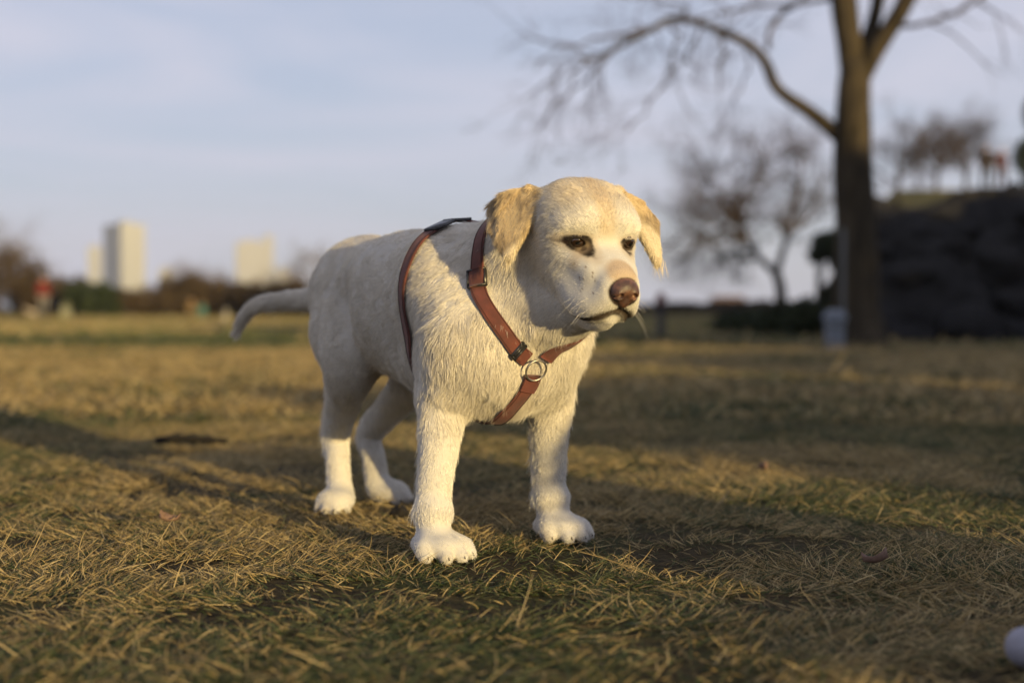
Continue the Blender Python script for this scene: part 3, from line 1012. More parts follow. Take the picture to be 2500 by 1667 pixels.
fl_.new(fx2.outputs[0], fn_['Material Output'].inputs['Surface'])

P1, N1 = fur_roots(3.2)
hh = toH(BV)
P2, N2 = fur_roots(4.6, (hh[:, 0] > -0.15) & (hh[:, 2] > -0.18) & (np.linalg.norm(hh - [-0.02, 0, -0.03], axis=1) < 0.22))
pt_, rd_, cl_ = hairs(np.vstack([P1, P2]), np.vstack([N1, N2]))
fur = hair_obj('fur', pt_, rd_, cl_, fm, dog)
tag(fur, kind='stuff')
# whiskers and a few long stray hairs at the ears and brow
wp, wr, wc = [], [], []
wr_ = np.random.default_rng(11)
for sy in (-1, 1):
    for i in range(11):
        a = H(0.080 + wr_.uniform(-0.02, 0.02), sy * wr_.uniform(0.036, 0.044), wr_.uniform(-0.09, -0.06))
        d = HM @ norm(np.array([[wr_.uniform(-0.2, 0.5), sy * 1.0, wr_.uniform(-0.9, 0.1)]]))[0]
        ln = wr_.uniform(0.025, 0.050)
        wp.append([a + d * ln * s + np.array([0, 0, -0.35 * ln * s * s]) for s in (0, 0.33, 0.66, 1)])
        wr.append([0.00018, 0.00015, 0.00011, 0.00004]); wc.append([0.75, 0.72, 0.66])
for i in range(60):
    b = np.array([0.445, -0.078, 0.515]) if i < 40 else np.array([0.526, 0.172, 0.506])
    a = b + wr_.normal(0, 0.006, 3)
    d = norm(np.array([[wr_.normal(-0.1 if i < 40 else 0.1, 0.35), wr_.normal(-0.1, 0.2), -1.0]]))[0]
    ln = wr_.uniform(0.018, 0.034)
    wp.append([a + d * ln * s + np.array([-0.3 * ln * s * s if i < 40 else 0.15 * ln * s * s, 0, 0]) for s in (0, 0.33, 0.66, 1)])
    wr.append([0.0004, 0.00035, 0.00025, 0.00006]); wc.append([0.70, 0.60, 0.42])
tag(hair_obj('whiskers', np.array(wp), np.array(wr), np.array(wc), fm, dog), kind='stuff')
# ------------------------------------------------------------------ land
FPX = 2352 * 50.0 / 36.0
def at(px, py, Y):
    """a point Y metres out that is seen at (px, py) of a 2352 px wide frame"""
    p = math.radians(-1.385)
    d = np.array([(px - 1176) / FPX, 1.0, (784 - py) / FPX])
    d = np.array([d[0], math.cos(p) * d[1] - math.sin(p) * d[2], math.sin(p) * d[1] + math.cos(p) * d[2]])
    return np.array([0, 0, CAM_H]) + d * (Y / d[1])

def turf_mat():
    m, n, l, b = new_mat('turf')
    tc = n.new('ShaderNodeTexCoord')
    def noise(sc, det=5, rough=0.6):
        z = n.new('ShaderNodeTexNoise'); z.inputs['Scale'].default_value = sc; z.inputs['Detail'].default_value = det; z.inputs['Roughness'].default_value = rough
        l.new(tc.outputs['Object'], z.inputs['Vector']); return z
    def ramp(src, stops):
        r = n.new('ShaderNodeValToRGB')
        e = r.color_ramp.elements
        e[0].position, e[0].color = stops[0][0], stops[0][1] + (1,)
        e[1].position, e[1].color = stops[1][0], stops[1][1] + (1,)
        for p, c in stops[2:]:
            q = e.new(p); q.color = c + (1,)
        l.new(src, r.inputs['Fac']); return r
    fine, mid, big = noise(60, 8, 0.7), noise(3.0), noise(0.22, 4)
    straw = ramp(fine.outputs['Fac'], [(0.34, (0.018, 0.015, 0.010)), (0.66, (0.110, 0.082, 0.038)), (0.80, (0.20, 0.15, 0.07))])
    green = ramp(fine.outputs['Fac'], [(0.30, (0.018, 0.024, 0.010)), (0.65, (0.090, 0.098, 0.030))])
    mask = ramp(mid.outputs['Fac'], [(0.50, (0, 0, 0)), (0.66, (1, 1, 1))])
    mask2 = ramp(big.outputs['Fac'], [(0.46, (0, 0, 0)), (0.60, (1, 1, 1))])
    mx0 = n.new('ShaderNodeMath'); mx0.operation = 'MAXIMUM'
    l.new(mask.outputs['Color'], mx0.inputs[0]); l.new(mask2.outputs['Color'], mx0.inputs[1])
    sc = n.new('ShaderNodeMath'); sc.operation = 'MULTIPLY'; sc.inputs[1].default_value = 0.75
    l.new(mx0.outputs[0], sc.inputs[0])
    mx = n.new('ShaderNodeMix'); mx.data_type = 'RGBA'
    l.new(sc.outputs[0], mx.inputs[0]); l.new(straw.outputs['Color'], mx.inputs[6]); l.new(green.outputs['Color'], mx.inputs[7])
    l.new(mx.outputs[2], b.inputs['Base Color'])
    b.inputs['Roughness'].default_value = 0.95; b.inputs['Specular IOR Level'].default_value = 0.1
    bp = n.new('ShaderNodeBump'); bp.inputs['Strength'].default_value = 0.9; bp.inputs['Distance'].default_value = 0.03
    l.new(fine.outputs['Fac'], bp.inputs['Height']); l.new(bp.outputs['Normal'], b.inputs['Normal'])
    return m
M_TURF = turf_mat()

def axis(lo, hi, near, step, grow):
    out = [near]
    s = step
    while out[-1] < hi:
        out.append(out[-1] + s); s *= grow
    neg = [near]
    s = step
    while neg[-1] > lo:
        neg.append(neg[-1] - s); s *= grow
    return np.array(sorted(set(neg + out)))
def sheet(xs, ys, zf):
    X, Y = np.meshgrid(xs, ys, indexing='ij')
    P = np.stack([X.ravel(), Y.ravel(), np.zeros(X.size)], 1)
    P[:, 2] = zf(P)
    i = np.arange(X.size).reshape(X.shape)
    Q = np.stack([i[:-1, :-1], i[1:, :-1], i[1:, 1:], i[:-1, 1:]], -1).reshape(-1, 4)
    return P, Q
def ground_z(P):
    z = (fbm(P * [1, 1, 0], 2.2, 40, 3) - 0.5) * 0.022
    d = np.linalg.norm(P[:, :2] - np.array([-0.15, 2.75]), axis=1)
    return z * np.clip((d - 0.2) / 1.2, 0.25, 1) - 0.003
gp, gq_ = sheet(axis(-1500, 1500, 0.0, 0.09, 1.055), axis(-400, 1900, 3.0, 0.09, 1.055), ground_z)
tag(mesh_obj('ground', gp, gq_, M_TURF), 'dry winter park lawn of straw coloured and green grass', kind='structure')

# --- rocky hill on the right
def hill_z(P):
    x, y = P[:, 0], P[:, 1]
    side = x - 0.229 * np.maximum(y, 16) + 0.5 * (fbm(P * [0, 1, 0] + [0, 0, 3.0], 0.5, 4, 3) - 0.5)
    nose = 16.9 + 1.6 * (fbm(P * [1, 0, 0], 0.45, 8, 3) - 0.5) - 0.05 * (x - 5)
    a = np.clip((y - nose) / 4.2, 0, 1)
    b = np.clip(side / 0.45, 0, 1)
    front = np.minimum(a ** 0.55, b ** 0.6)
    z = 1.98 * front
    z = z + 0.10 * np.clip((x - 4.8) / 3.0, 0, 1) * front
    rise = np.clip((y - 22) / 40, 0, 1.1)
    z = z + rise * 3.45 * np.clip(side / 2.5, 0, 1)
    return z
def _rock(P):
    z = hill_z(P)
    m = np.clip(z / 0.5, 0, 1) * np.clip((30 - P[:, 1]) / 6, 0, 1)
    w = fbm(P, 1.1, 60, 5) - 0.5
    q = z + 1.0 * w * m
    tilt = q + 0.22 * P[:, 0] - 0.1 * P[:, 1]
    step = 0.34
    step = 0.5
    st = np.floor(tilt / step) * step + step * sstep(0.55, 1.0, (tilt / step) % 1)
    q = q + m * 0.5 * (st - tilt)
    blk = P + 0.5 * (np.stack([vnoise(P, 0.9, 91), vnoise(P, 0.9, 92), P[:, 2] * 0], 1) - 0.5)
    ci = np.floor(blk / np.array([1.15, 0.9, 1.0])).astype(np.int64)
    q = q + m * 0.36 * (_hash(ci[:, 0], ci[:, 1], ci[:, 0] * 0, 17) - 0.5)
    return np.where(z <= 0, -0.25, q)
rp, rq = sheet(np.concatenate([np.arange(2.6, 11, 0.07), np.arange(11, 60, 0.7)]), np.concatenate([np.arange(14.5, 26, 0.07), np.arange(26, 110, 0.8)]), _rock)
def rock_mat():
    m, n, l, b = new_mat('schist_rock')
    tc = n.new('ShaderNodeTexCoord'); geo = n.new('ShaderNodeNewGeometry')
    z = n.new('ShaderNodeTexNoise'); z.inputs['Scale'].default_value = 2.6; z.inputs['Detail'].default_value = 9; z.inputs['Roughness'].default_value = 0.7
    l.new(tc.outputs['Object'], z.inputs['Vector'])
    r = n.new('ShaderNodeValToRGB')
    r.color_ramp.elements[0].position = 0.32; r.color_ramp.elements[0].color = (0.009, 0.009, 0.009, 1)
    r.color_ramp.elements[1].position = 0.75; r.color_ramp.elements[1].color = (0.036, 0.035, 0.037, 1)
    l.new(z.outputs['Fac'], r.inputs['Fac'])
    sx = n.new('ShaderNodeSeparateXYZ'); l.new(geo.outputs['Position'], sx.inputs[0])
    # grass on the hill behind the crag
    mr = n.new('ShaderNodeMapRange'); mr.inputs['From Min'].default_value = 24.0; mr.inputs['From Max'].default_value = 30.0
    l.new(sx.outputs['Y'], mr.inputs['Value'])
    gr = n.new('ShaderNodeValToRGB')
    gr.color_ramp.elements[0].position = 0.3; gr.color_ramp.elements[0].color = (0.10, 0.085, 0.03, 1)
    gr.color_ramp.elements[1].position = 0.7; gr.color_ramp.elements[1].color = (0.24, 0.185, 0.06, 1)
    l.new(z.outputs['Fac'], gr.inputs['Fac'])
    mx = n.new('ShaderNodeMix'); mx.data_type = 'RGBA'
    l.new(mr.outputs['Result'], mx.inputs[0]); l.new(r.outputs['Color'], mx.inputs[6]); l.new(gr.outputs['Color'], mx.inputs[7])
    l.new(mx.outputs[2], b.inputs['Base Color'])
    bp = n.new('ShaderNodeBump'); bp.inputs['Strength'].default_value = 0.6; bp.inputs['Distance'].default_value = 0.06
    l.new(z.outputs['Fac'], bp.inputs['Height']); l.new(bp.outputs['Normal'], b.inputs['Normal'])
    b.inputs['Roughness'].default_value = 0.95
    b.inputs['Specular IOR Level'].default_value = 0.04
    return m
M_ROCK = rock_mat()
tag(mesh_obj('rocky_hill', rp, rq, M_ROCK, smooth=False), 'dark layered rock outcrop rising to a grassy hilltop on the right', kind='structure')

# ------------------------------------------------------------------ grass: single blades, thick near the camera
def blades(n, ymin, ymax, ln, wd, power, flat, half=0.46, seed=1, xpad=0.35):
    g = np.random.default_rng(seed)
    t = g.random(n)
    y = (ymin ** power + t * (ymax ** power - ymin ** power)) ** (1 / power)
    x = g.uniform(-1, 1, n) * (half * y + xpad)
    P = np.stack([x, y, np.zeros(n)], 1)
    cl = fbm(P, 5.5, 71, 3)
    # tufts thin out over bare soil
    keep = g.random(n) < sstep(0.34, 0.52, cl) * 0.85 + 0.15
    P, cl = P[keep], cl[keep]
    n = len(P)
    P[:, 2] = ground_z(P) + 0.001
    az = (vnoise(P, 3.2, 72) * 1.6 + vnoise(P, 11.0, 73) * 0.9) * 2 * np.pi + g.normal(0, 1.15, n)
    el = np.clip(g.normal(flat, 0.27, n) + 0.5 * (vnoise(P, 9.0, 74) - 0.45), 0.04, 1.35)
    L = ln * g.lognormal(0, 0.38, n) * (0.6 + 0.8 * cl)
    hd = np.stack([np.cos(az), np.sin(az), np.zeros(n)], 1)
    sd = np.stack([-np.sin(az), np.cos(az), np.zeros(n)], 1)
    crv = g.normal(0, 0.55, n)
    sag = g.uniform(0.05, 0.5, n)
    pts = np.zeros((n, 4, 3))
    for k in range(4):
        s = k / 3
        pts[:, k] = P + L[:, None] * (hd * (s * np.cos(el))[:, None] + sd * (crv * s * s * 0.5)[:, None])
        pts[:, k, 2] += L * (s * np.sin(el) - sag * s * s * np.sin(el)) + 0.004 * s
    r = wd * g.uniform(0.6, 1.3, n)[:, None] * np.array([0.9, 1.0, 0.8, 0.15])[None] * 0.5
    # colour: straw, tan, faded olive, some fresh green low in the sward
    pal = np.array([[0.37, 0.275, 0.120], [0.27, 0.195, 0.082], [0.47, 0.365, 0.180], [0.13, 0.100, 0.047], [0.085, 0.088, 0.032], [0.042, 0.060, 0.018]])
    gm = fbm(P, 1.3, 80, 3)
    far = sstep(12, 24, P[:, 1])
    pg = np.clip(0.24 + 2.0 * (gm - 0.48) - 0.10 * sstep(4, 7, P[:, 1]) + 0.34 * far + 0.10 * sstep(0.2, 1.2, P[:, 0]), 0.06, 0.8)
    band = np.exp(-((P[:, 1] - 18.2) / 3.4) ** 4) * sstep(3.0, -1.0, P[:, 0])  # greener strip; its dark tone also stands in for a tree crown's shadow
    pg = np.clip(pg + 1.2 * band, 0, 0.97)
    u = g.random(n)
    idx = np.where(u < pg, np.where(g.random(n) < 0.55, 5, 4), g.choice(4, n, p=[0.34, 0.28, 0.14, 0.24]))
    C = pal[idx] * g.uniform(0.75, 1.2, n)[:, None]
    C = np.where(((idx >= 4) & (P[:, 1] > 22))[:, None], np.array([0.19, 0.185, 0.055]) * g.uniform(0.75, 1.2, n)[:, None], C)
    short = (idx >= 4)
    pts[short, :, 2] = P[short, None, 2] + (pts[short, :, 2] - P[short, None, 2]) * 0.8
    return pts, r, C
gmn = bpy.data.materials.new('grass_blade'); gmn.use_nodes = True
_n, _l = gmn.node_tree.nodes, gmn.node_tree.links
_n.remove(_n['Principled BSDF'])
_at = _n.new('ShaderNodeAttribute'); _at.attribute_name = 'col'
_d = _n.new('ShaderNodeBsdfDiffuse'); _t = _n.new('ShaderNodeBsdfTranslucent'); _g = _n.new('ShaderNodeBsdfGlossy'); _g.inputs['Roughness'].default_value = 0.4
_m1 = _n.new('ShaderNodeMixShader'); _m1.inputs[0].default_value = 0.25
_m2 = _n.new('ShaderNodeMixShader'); _m2.inputs[0].default_value = 0.04
_l.new(_at.outputs['Color'], _d.inputs['Color']); _l.new(_at.outputs['Color'], _t.inputs['Color'])
_l.new(_d.outputs[0], _m1.inputs[1]); _l.new(_t.outputs[0], _m1.inputs[2]); _l.new(_m1.outputs[0], _m2.inputs[1]); _l.new(_g.outputs[0], _m2.inputs[2])
_l.new(_m2.outputs[0], _n['Material Output'].inputs['Surface'])
GR = [blades(380000, 1.25, 5.5, 0.0245, 0.00125, 1.55, 0.20, half=0.56, seed=1),
      blades(11000, 1.25, 5.5, 0.046, 0.0013, 1.6, 0.45, half=0.56, seed=2),
      blades(210000, 5.3, 16.0, 0.055, 0.0050, 1.5, 0.55, half=0.66, seed=3),
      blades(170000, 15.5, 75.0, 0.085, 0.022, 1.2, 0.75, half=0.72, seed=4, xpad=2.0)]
# keep the sward off the rock and out of the paws
PAWS = [(0.335, -0.146, 0.06), (0.268, 0.142, 0.06), (-0.252, -0.072, 0.05), (-0.318, 0.088, 0.05)]
cz, sz = math.cos(DOG_RZ), math.sin(DOG_RZ)
out = []
for p, r, c in GR:
    b0 = p[:, 0]
    k = ~((b0[:, 0] > 3.2) & (b0[:, 1] > 15.5) & (hill_z(b0) > 0.05) & (b0[:, 1] < 30))
    for ax_, ay_, rr in PAWS:
        wx, wy = DOG_LOC[0] + cz * ax_ - sz * ay_, DOG_LOC[1] + sz * ax_ + cz * ay_
        k &= np.hypot(b0[:, 0] - wx, b0[:, 1] - wy) > rr * 0.50
    out.append((p[k], r[k], c[k]))
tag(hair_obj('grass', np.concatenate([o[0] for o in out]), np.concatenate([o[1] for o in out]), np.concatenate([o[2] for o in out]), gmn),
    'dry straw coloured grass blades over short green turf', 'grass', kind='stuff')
# ------------------------------------------------------------------ trees
def bark_mat(name, c0, c1, scale=9.0):
    m, n, l, b = new_mat(name)
    tc = n.new('ShaderNodeTexCoord'); mp = n.new('ShaderNodeMapping'); mp.inputs['Scale'].default_value = (1, 1, 0.22)
    z = n.new('ShaderNodeTexNoise'); z.inputs['Scale'].default_value = scale; z.inputs['Detail'].default_value = 8; z.inputs['Roughness'].default_value = 0.7
    r = n.new('ShaderNodeValToRGB')
    r.color_ramp.elements[0].position = 0.35; r.color_ramp.elements[0].color = c0 + (1,)
    r.color_ramp.elements[1].position = 0.68; r.color_ramp.elements[1].color = c1 + (1,)
    bp = n.new('ShaderNodeBump'); bp.inputs['Strength'].default_value = 0.8; bp.inputs['Distance'].default_value = 0.03
    l.new(tc.outputs['Object'], mp.inputs['Vector']); l.new(mp.outputs['Vector'], z.inputs['Vector'])
    l.new(z.outputs['Fac'], r.inputs['Fac']); l.new(r.outputs['Color'], b.inputs['Base Color'])
    l.new(z.outputs['Fac'], bp.inputs['Height']); l.new(bp.outputs['Normal'], b.inputs['Normal'])
    b.inputs['Roughness'].default_value = 0.95; b.inputs['Specular IOR Level'].default_value = 0.1
    return m
M_BARK = bark_mat('bark', (0.015, 0.013, 0.010), (0.072, 0.057, 0.038))
M_TWIG = bark_mat('twig_bark', (0.030, 0.022, 0.018), (0.075, 0.056, 0.045), 5.0)
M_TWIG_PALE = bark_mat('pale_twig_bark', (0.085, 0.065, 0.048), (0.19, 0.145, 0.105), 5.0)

def rrot(v, ang, g):
    """v tilted by ang in a random direction"""
    v = v / np.linalg.norm(v)
    a = np.cross(v, g.normal(0, 1, 3)); a /= max(np.linalg.norm(a), 1e-6)
    return v * math.cos(ang) + a * math.sin(ang)

def branch(p, d, ln, r, g, n=5, grav=0.0, wob=0.18, up=0.0):
    pts = [np.array(p, float)]
    d = np.array(d, float) / np.linalg.norm(d)
    for i in range(n):
        d = d + g.normal(0, wob, 3) + np.array([0, 0, up - grav])
        d /= np.linalg.norm(d)
        pts.append(pts[-1] + d * ln / n)
    return np.array(pts), r * np.linspace(1, 0.35, n + 1)

def ramify(starts, levels, g, out):
    """starts: list of (path, radii); levels: list of dicts; collects twig tubes"""
    cur = starts
    for lv in levels:
        nxt = []
        for path, rad in cur:
            k = g.poisson(lv['n']) if lv.get('rand', True) else int(lv['n'])
            for _ in range(max(1, k)):
                t = g.uniform(lv.get('from', 0.25), 1.0) * (len(path) - 1)
                i = min(int(t), len(path) - 2); f = t - i
                p = path[i] * (1 - f) + path[i + 1] * f
                r0 = (rad[i] * (1 - f) + rad[i + 1] * f)
                d = rrot(path[i + 1] - path[i], math.radians(g.uniform(*lv['ang'])), g) + np.array(lv.get('bias', (0, 0, 0)))
                b = branch(p, d, lv['len'] * g.uniform(0.6, 1.25), max(min(r0 * 0.65, lv['r']), 0.003), g, lv.get('seg', 4), lv.get('grav', 0), lv.get('wob', 0.18), lv.get('up', 0))
                nxt.append(b)
        out += [(b, lv['sides']) for b in nxt]
        cur = nxt
    return cur

def tubes_obj(name, items, mat, parent):
    """many thin tubes as one mesh, built in batches of equal length"""
    groups = {}
    for (p, r), k in items:
        groups.setdefault((len(p), k), []).append((p, r))
    VV, QQ, o = [], [], 0
    for (n, k), lst in groups.items():
        P = np.array([q[0] for q in lst]); Rr = np.array([np.broadcast_to(q[1], (n,)) for q in lst])
        t = norm(np.gradient(P, axis=1))
        ref = np.where(np.abs(t[:, :1, 2:]) < 0.8, np.array([0, 0, 1.0]), np.array([1.0, 0, 0]))
        u = norm(np.cross(t, ref)); w = np.cross(t, u)
        a = np.linspace(0, 2 * np.pi, k, endpoint=False)
        V = P[:, :, None] + Rr[:, :, None, None] * (np.cos(a)[None, None, :, None] * u[:, :, None] + np.sin(a)[None, None, :, None] * w[:, :, None])
        B = len(lst)
        idx = o + np.arange(B * n * k).reshape(B, n, k)
        nx = np.roll(idx, -1, axis=2)
        QQ.append(np.stack([idx[:, :-1], nx[:, :-1], nx[:, 1:], idx[:, 1:]], -1).reshape(-1, 4))
        VV.append(V.reshape(-1, 3)); o += B * n * k
    return mesh_obj(name, np.concatenate(VV), np.concatenate(QQ), mat, parent)

def flare(path, radii, g, seg=18):
    """a trunk with a fluted, lumpy section"""
    V, F = tube(path, radii, seg)
    c = np.repeat(np.asarray(path), seg, axis=0)
    k = 1 + 0.16 * (fbm(V, 2.2, int(g.integers(99)), 3) - 0.5) * 2
    return c + (V - c) * k[:, None], F

# --- the big tree on the right
g = np.random.default_rng(3)
TY = 15.6
t0 = empty('bare_tree', tuple(at(1968, 797, TY) * [1, 1, 0]))
tag(t0, 'big bare tree with a thick forked trunk and one long arching limb', 'tree')
off = np.array(t0.location)
def T(px, py, dy=0.0): return at(px, py, TY + dy) - off
trunk = spline([T(1970, 808), T(1968, 770), T(1967, 700), T(1966, 600), T(1962, 450), T(1960, 310), T(1962, 210), T(1966, 140)], 26)
tr = np.interp(np.linspace(0, 1, 26), [0, 0.06, 0.16, 0.3, 0.55, 0.75, 0.9, 1.0], [0.40, 0.31, 0.255, 0.240, 0.220, 0.205, 0.185, 0.165])
mesh_obj('trunk', *flare(trunk, tr, g), M_BARK, t0)
stems = [([T(1960, 190), T(1950, 100), T(1938, 0), T(1922, -130), T(1890, -330)], [0.14, 0.145, 0.14, 0.12, 0.08]),
         ([T(1972, 160), T(1995, 90, 0.1), T(2017, 0, 0.2), T(2035, -140, 0.4), T(2050, -330, 0.6)], [0.10, 0.085, 0.075, 0.06, 0.04]),
         ([T(1975, 185), T(2015, 110, -0.1), T(2050, 55, -0.2), T(2082, 0, -0.3), T(2135, -120, -0.5), T(2180, -300, -0.7)], [0.11, 0.10, 0.092, 0.085, 0.07, 0.05])]
limbp = [T(1955, 330), T(1921, 306, 0.05), T(1862, 259, 0.1), T(1786, 205, 0.1), T(1759, 146, 0.0), T(1721, 103, -0.1), T(1662, 76, -0.2), T(1608, 54, -0.3), T(1543, 43, -0.4), T(1494, 70, -0.5), T(1430, 103, -0.6), T(1365, 135, -0.8), T(1311, 167, -0.9)]
limb = spline(limbp, 40)
lr = np.interp(np.linspace(0, 1, 40), [0, 0.08, 0.35, 0.7, 1], [0.105, 0.078, 0.055, 0.034, 0.012])
mesh_obj('limb', *flare(limb, lr, g, 12), M_BARK, t0)
sw = []
for p, r in stems:
    q = spline(p, 18); rr = np.interp(np.linspace(0, 1, 18), np.linspace(0, 1, len(r)), r)
    mesh_obj('stem', *flare(q, rr, g, 12), M_BARK, t0)
    sw.append((q, rr))
items = []
subl = [([T(1494, 70, -0.5), T(1400, 78, -0.7), T(1300, 112, -0.9), T(1225, 165, -1.0)], 0.022), ([T(1430, 103, -0.6), T(1350, 180, -0.5), T(1290, 238, -0.4), T(1232, 285, -0.3)], 0.020),
        ([T(1543, 43, -0.4), T(1552, 120, -0.6), T(1500, 225, -0.7), T(1440, 300, -0.8)], 0.018), ([T(1662, 76, -0.2), T(1652, 150, -0.4), T(1648, 215, -0.5)], 0.018),
        ([T(1608, 54, -0.3), T(1575, 130, -0.1), T(1520, 215, 0.1)], 0.017), ([T(1721, 103, -0.1), T(1700, 200, 0.2), T(1640, 330, 0.4)], 0.016),
        ([T(1608, 54, -0.3), T(1540, 5, -0.6), T(1440, -10, -0.9)], 0.020), ([T(1365, 135, -0.8), T(1300, 150, -1.0), T(1240, 210, -1.2)], 0.014)]
sub2 = []
for q, r in subl:
    bq = (spline(q, 12) + np.concatenate([[[0, 0, 0]], g.normal(0, 0.03, (11, 3))]), np.linspace(r, r * 0.35, 12))
    sub2.append(bq); items.append((bq, 6))
ramify(sub2 + [(limb[14:], lr[14:])], [dict(n=5, ang=(30, 75), len=0.75, r=0.009, sides=4, grav=0.05, bias=(-0.25, -0.1, -0.1), seg=5, **{'from': 0.15}),
                               dict(n=4, ang=(25, 65), len=0.42, r=0.006, sides=3, grav=0.04), dict(n=2, ang=(20, 60), len=0.25, r=0.004, sides=3)], g, items)
ramify(sw, [dict(n=7, ang=(35, 80), len=1.8, r=0.03, sides=5, up=0.05, seg=6), dict(n=5, ang=(25, 70), len=0.9, r=0.012, sides=4, grav=0.04), dict(n=4, ang=(20, 60), len=0.5, r=0.005, sides=3, grav=0.06)], g, items)
# one thin upper branch over the limb
ub = (spline([T(1764, 112), T(1768, 70, 0.3), T(1800, 30, 0.5), T(1845, 0, 0.6), T(1880, -60, 0.6)], 12), np.linspace(0.028, 0.02, 12))
items.append((ub, 6))
ramify([ub], [dict(n=6, ang=(30, 80), len=0.7, r=0.008, sides=4, grav=0.06), dict(n=4, ang=(30, 70), len=0.4, r=0.004, sides=3)], g, items)
tubes_obj('twigs', items, M_TWIG, t0)

# --- generic bare tree
def bare_tree(name, label, base, height, spread, seed, mat_t, mat_w, trunk_r=0.13, lean=(0, 0), dens=1.0, group=None, rise=0.35, twig_r=0.010):
    g = np.random.default_rng(seed)
    t = empty(name, tuple(base))
    tag(t, label, 'tree', group)
    th = height * rise
    tp = spline([(0, 0, -0.3), (lean[0] * 0.2, lean[1] * 0.2, th * 0.4), (lean[0] * 0.6, lean[1] * 0.6, th * 0.75), (lean[0], lean[1], th)], 10)
    trr = np.interp(np.linspace(0, 1, 10), [0, 0.15, 1], [trunk_r * 1.5, trunk_r, trunk_r * 0.8])
    mesh_obj('trunk', *flare(tp, trr, g, 10), mat_t, t)
    it, mains = [], []
    for k in range(5):
        a = 2 * math.pi * (k + g.uniform(0, 0.6)) / 5
        d = np.array([math.cos(a) * spread / height * 1.3, math.sin(a) * spread / height * 1.3, g.uniform(0.55, 1.0)])
        mains.append(branch(tp[-1 - (k % 3)], d, height * 0.62 * g.uniform(0.8, 1.1), trunk_r * 0.55, g, 7, 0.0, 0.20, 0.03))
    it += [(m, 6) for m in mains]
    ramify(mains, [dict(n=7 * dens, ang=(30, 75), len=height * 0.26, r=trunk_r * 0.25, sides=4, seg=5, wob=0.22, **{'from': 0.2}),
                   dict(n=5 * dens, ang=(25, 70), len=height * 0.15, r=twig_r * 1.5, sides=3, seg=3),
                   dict(n=4 * dens, ang=(20, 70), len=height * 0.09, r=twig_r, sides=3, seg=2)], g, it)
    tubes_obj('branches', it, mat_w, t)
    return t

# the smaller spreading tree behind, left of the big trunk
g = np.random.default_rng(12)
SY = 36.0
t1 = empty('bare_tree', tuple(at(1793, 741, SY) * [1, 1, 0]))
tag(t1, 'smaller crooked bare tree with a wide hazy crown behind the long limb', 'tree')
off1 = np.array(t1.location)
def S(px, py, dy=0.0): return at(px, py, SY + dy) - off1
p_ = spline([S(1793, 745), S(1792, 705), S(1793, 663), S(1781, 621)], 10)
mesh_obj('trunk', *flare(p_, np.linspace(0.17, 0.12, 10), g, 10), M_BARK, t1)
lims = [[S(1783, 628), S(1749, 598), S(1723, 569), S(1702, 533, 0.3), S(1690, 470, 0.5), S(1700, 400, 0.6)],
        [S(1783, 628), S(1796, 582, -0.2), S(1815, 520, -0.5), S(1835, 440, -0.7), S(1840, 350, -0.8)],
        [S(1712, 550), S(1671, 525, -0.3), S(1606, 500, -0.5), S(1560, 455, -0.6)],
        [S(1700, 520), S(1640, 430, 0.6), S(1600, 350, 0.8)],
        [S(1805, 550), S(1870, 470, 0.4), S(1900, 380, 0.5)],
        [S(1690, 480), S(1740, 400, -0.4), S(1770, 310, -0.5)],
        [S(1671, 525), S(1615, 548, -0.3), S(1580, 600, -0.4)]]
it = []
mains = []
for k, q in enumerate(lims):
    r0 = 0.10 if k < 2 else 0.055
    b = (spline(q, 12), np.linspace(r0, r0 * 0.3, 12))
    mains.append(b); it.append((b, 7))
ramify(mains, [dict(n=17, ang=(30, 80), len=1.15, r=0.042, sides=4, seg=4, **{'from': 0.2}), dict(n=7, ang=(25, 75), len=0.70, r=0.024, sides=3, seg=3),
               dict(n=5, ang=(25, 75), len=0.48, r=0.020, sides=3, seg=2)], g, it)
tubes_obj('branches', it, M_TWIG, t1)

# --- leafy clumps (evergreens): many small leaf faces through a crown's volume
def leaf_mat(name, c0, c1):
    m, n, l, b = new_mat(name)
    a = n.new('ShaderNodeNewGeometry')
    r = n.new('ShaderNodeValToRGB')
    r.color_ramp.elements[0].color = c0 + (1,); r.color_ramp.elements[1].color = c1 + (1,)
    l.new(a.outputs['Random Per Island'], r.inputs['Fac']); l.new(r.outputs['Color'], b.inputs['Base Color'])
    b.inputs['Roughness'].default_value = 0.6; b.inputs['Specular IOR Level'].default_value = 0.2
    return m
M_LEAF = leaf_mat('evergreen_leaf', (0.010, 0.016, 0.007), (0.040, 0.055, 0.020))
M_DRYLEAF = leaf_mat('dry_leaf', (0.030, 0.021, 0.012), (0.085, 0.058, 0.030))

def leaves(blobs, n, size, g):
    """blobs: (centre, radii) list"""
    vol = np.array([np.prod(b[1]) ** 0.67 for b in blobs]); vol = vol / vol.sum()
    V, F = [], []
    k = g.choice(len(blobs), n, p=vol)
    u = norm(g.normal(0, 1, (n, 3))) * (g.random(n) ** 0.28)[:, None]
    c = np.array([blobs[i][0] for i in k]) + u * np.array([blobs[i][1] for i in k]) * (0.85 + 0.35 * g.random((n, 1)))
    a = norm(g.normal(0, 1, (n, 3))); b = norm(np.cross(a, g.normal(0, 1, (n, 3))))
    s = size * g.uniform(0.6, 1.4, (n, 1))
    V = np.stack([c - a * s, c + b * s * 0.45, c + a * s, c - b * s * 0.45], 1).reshape(-1, 3)
    return V, np.arange(4 * n).reshape(n, 4)

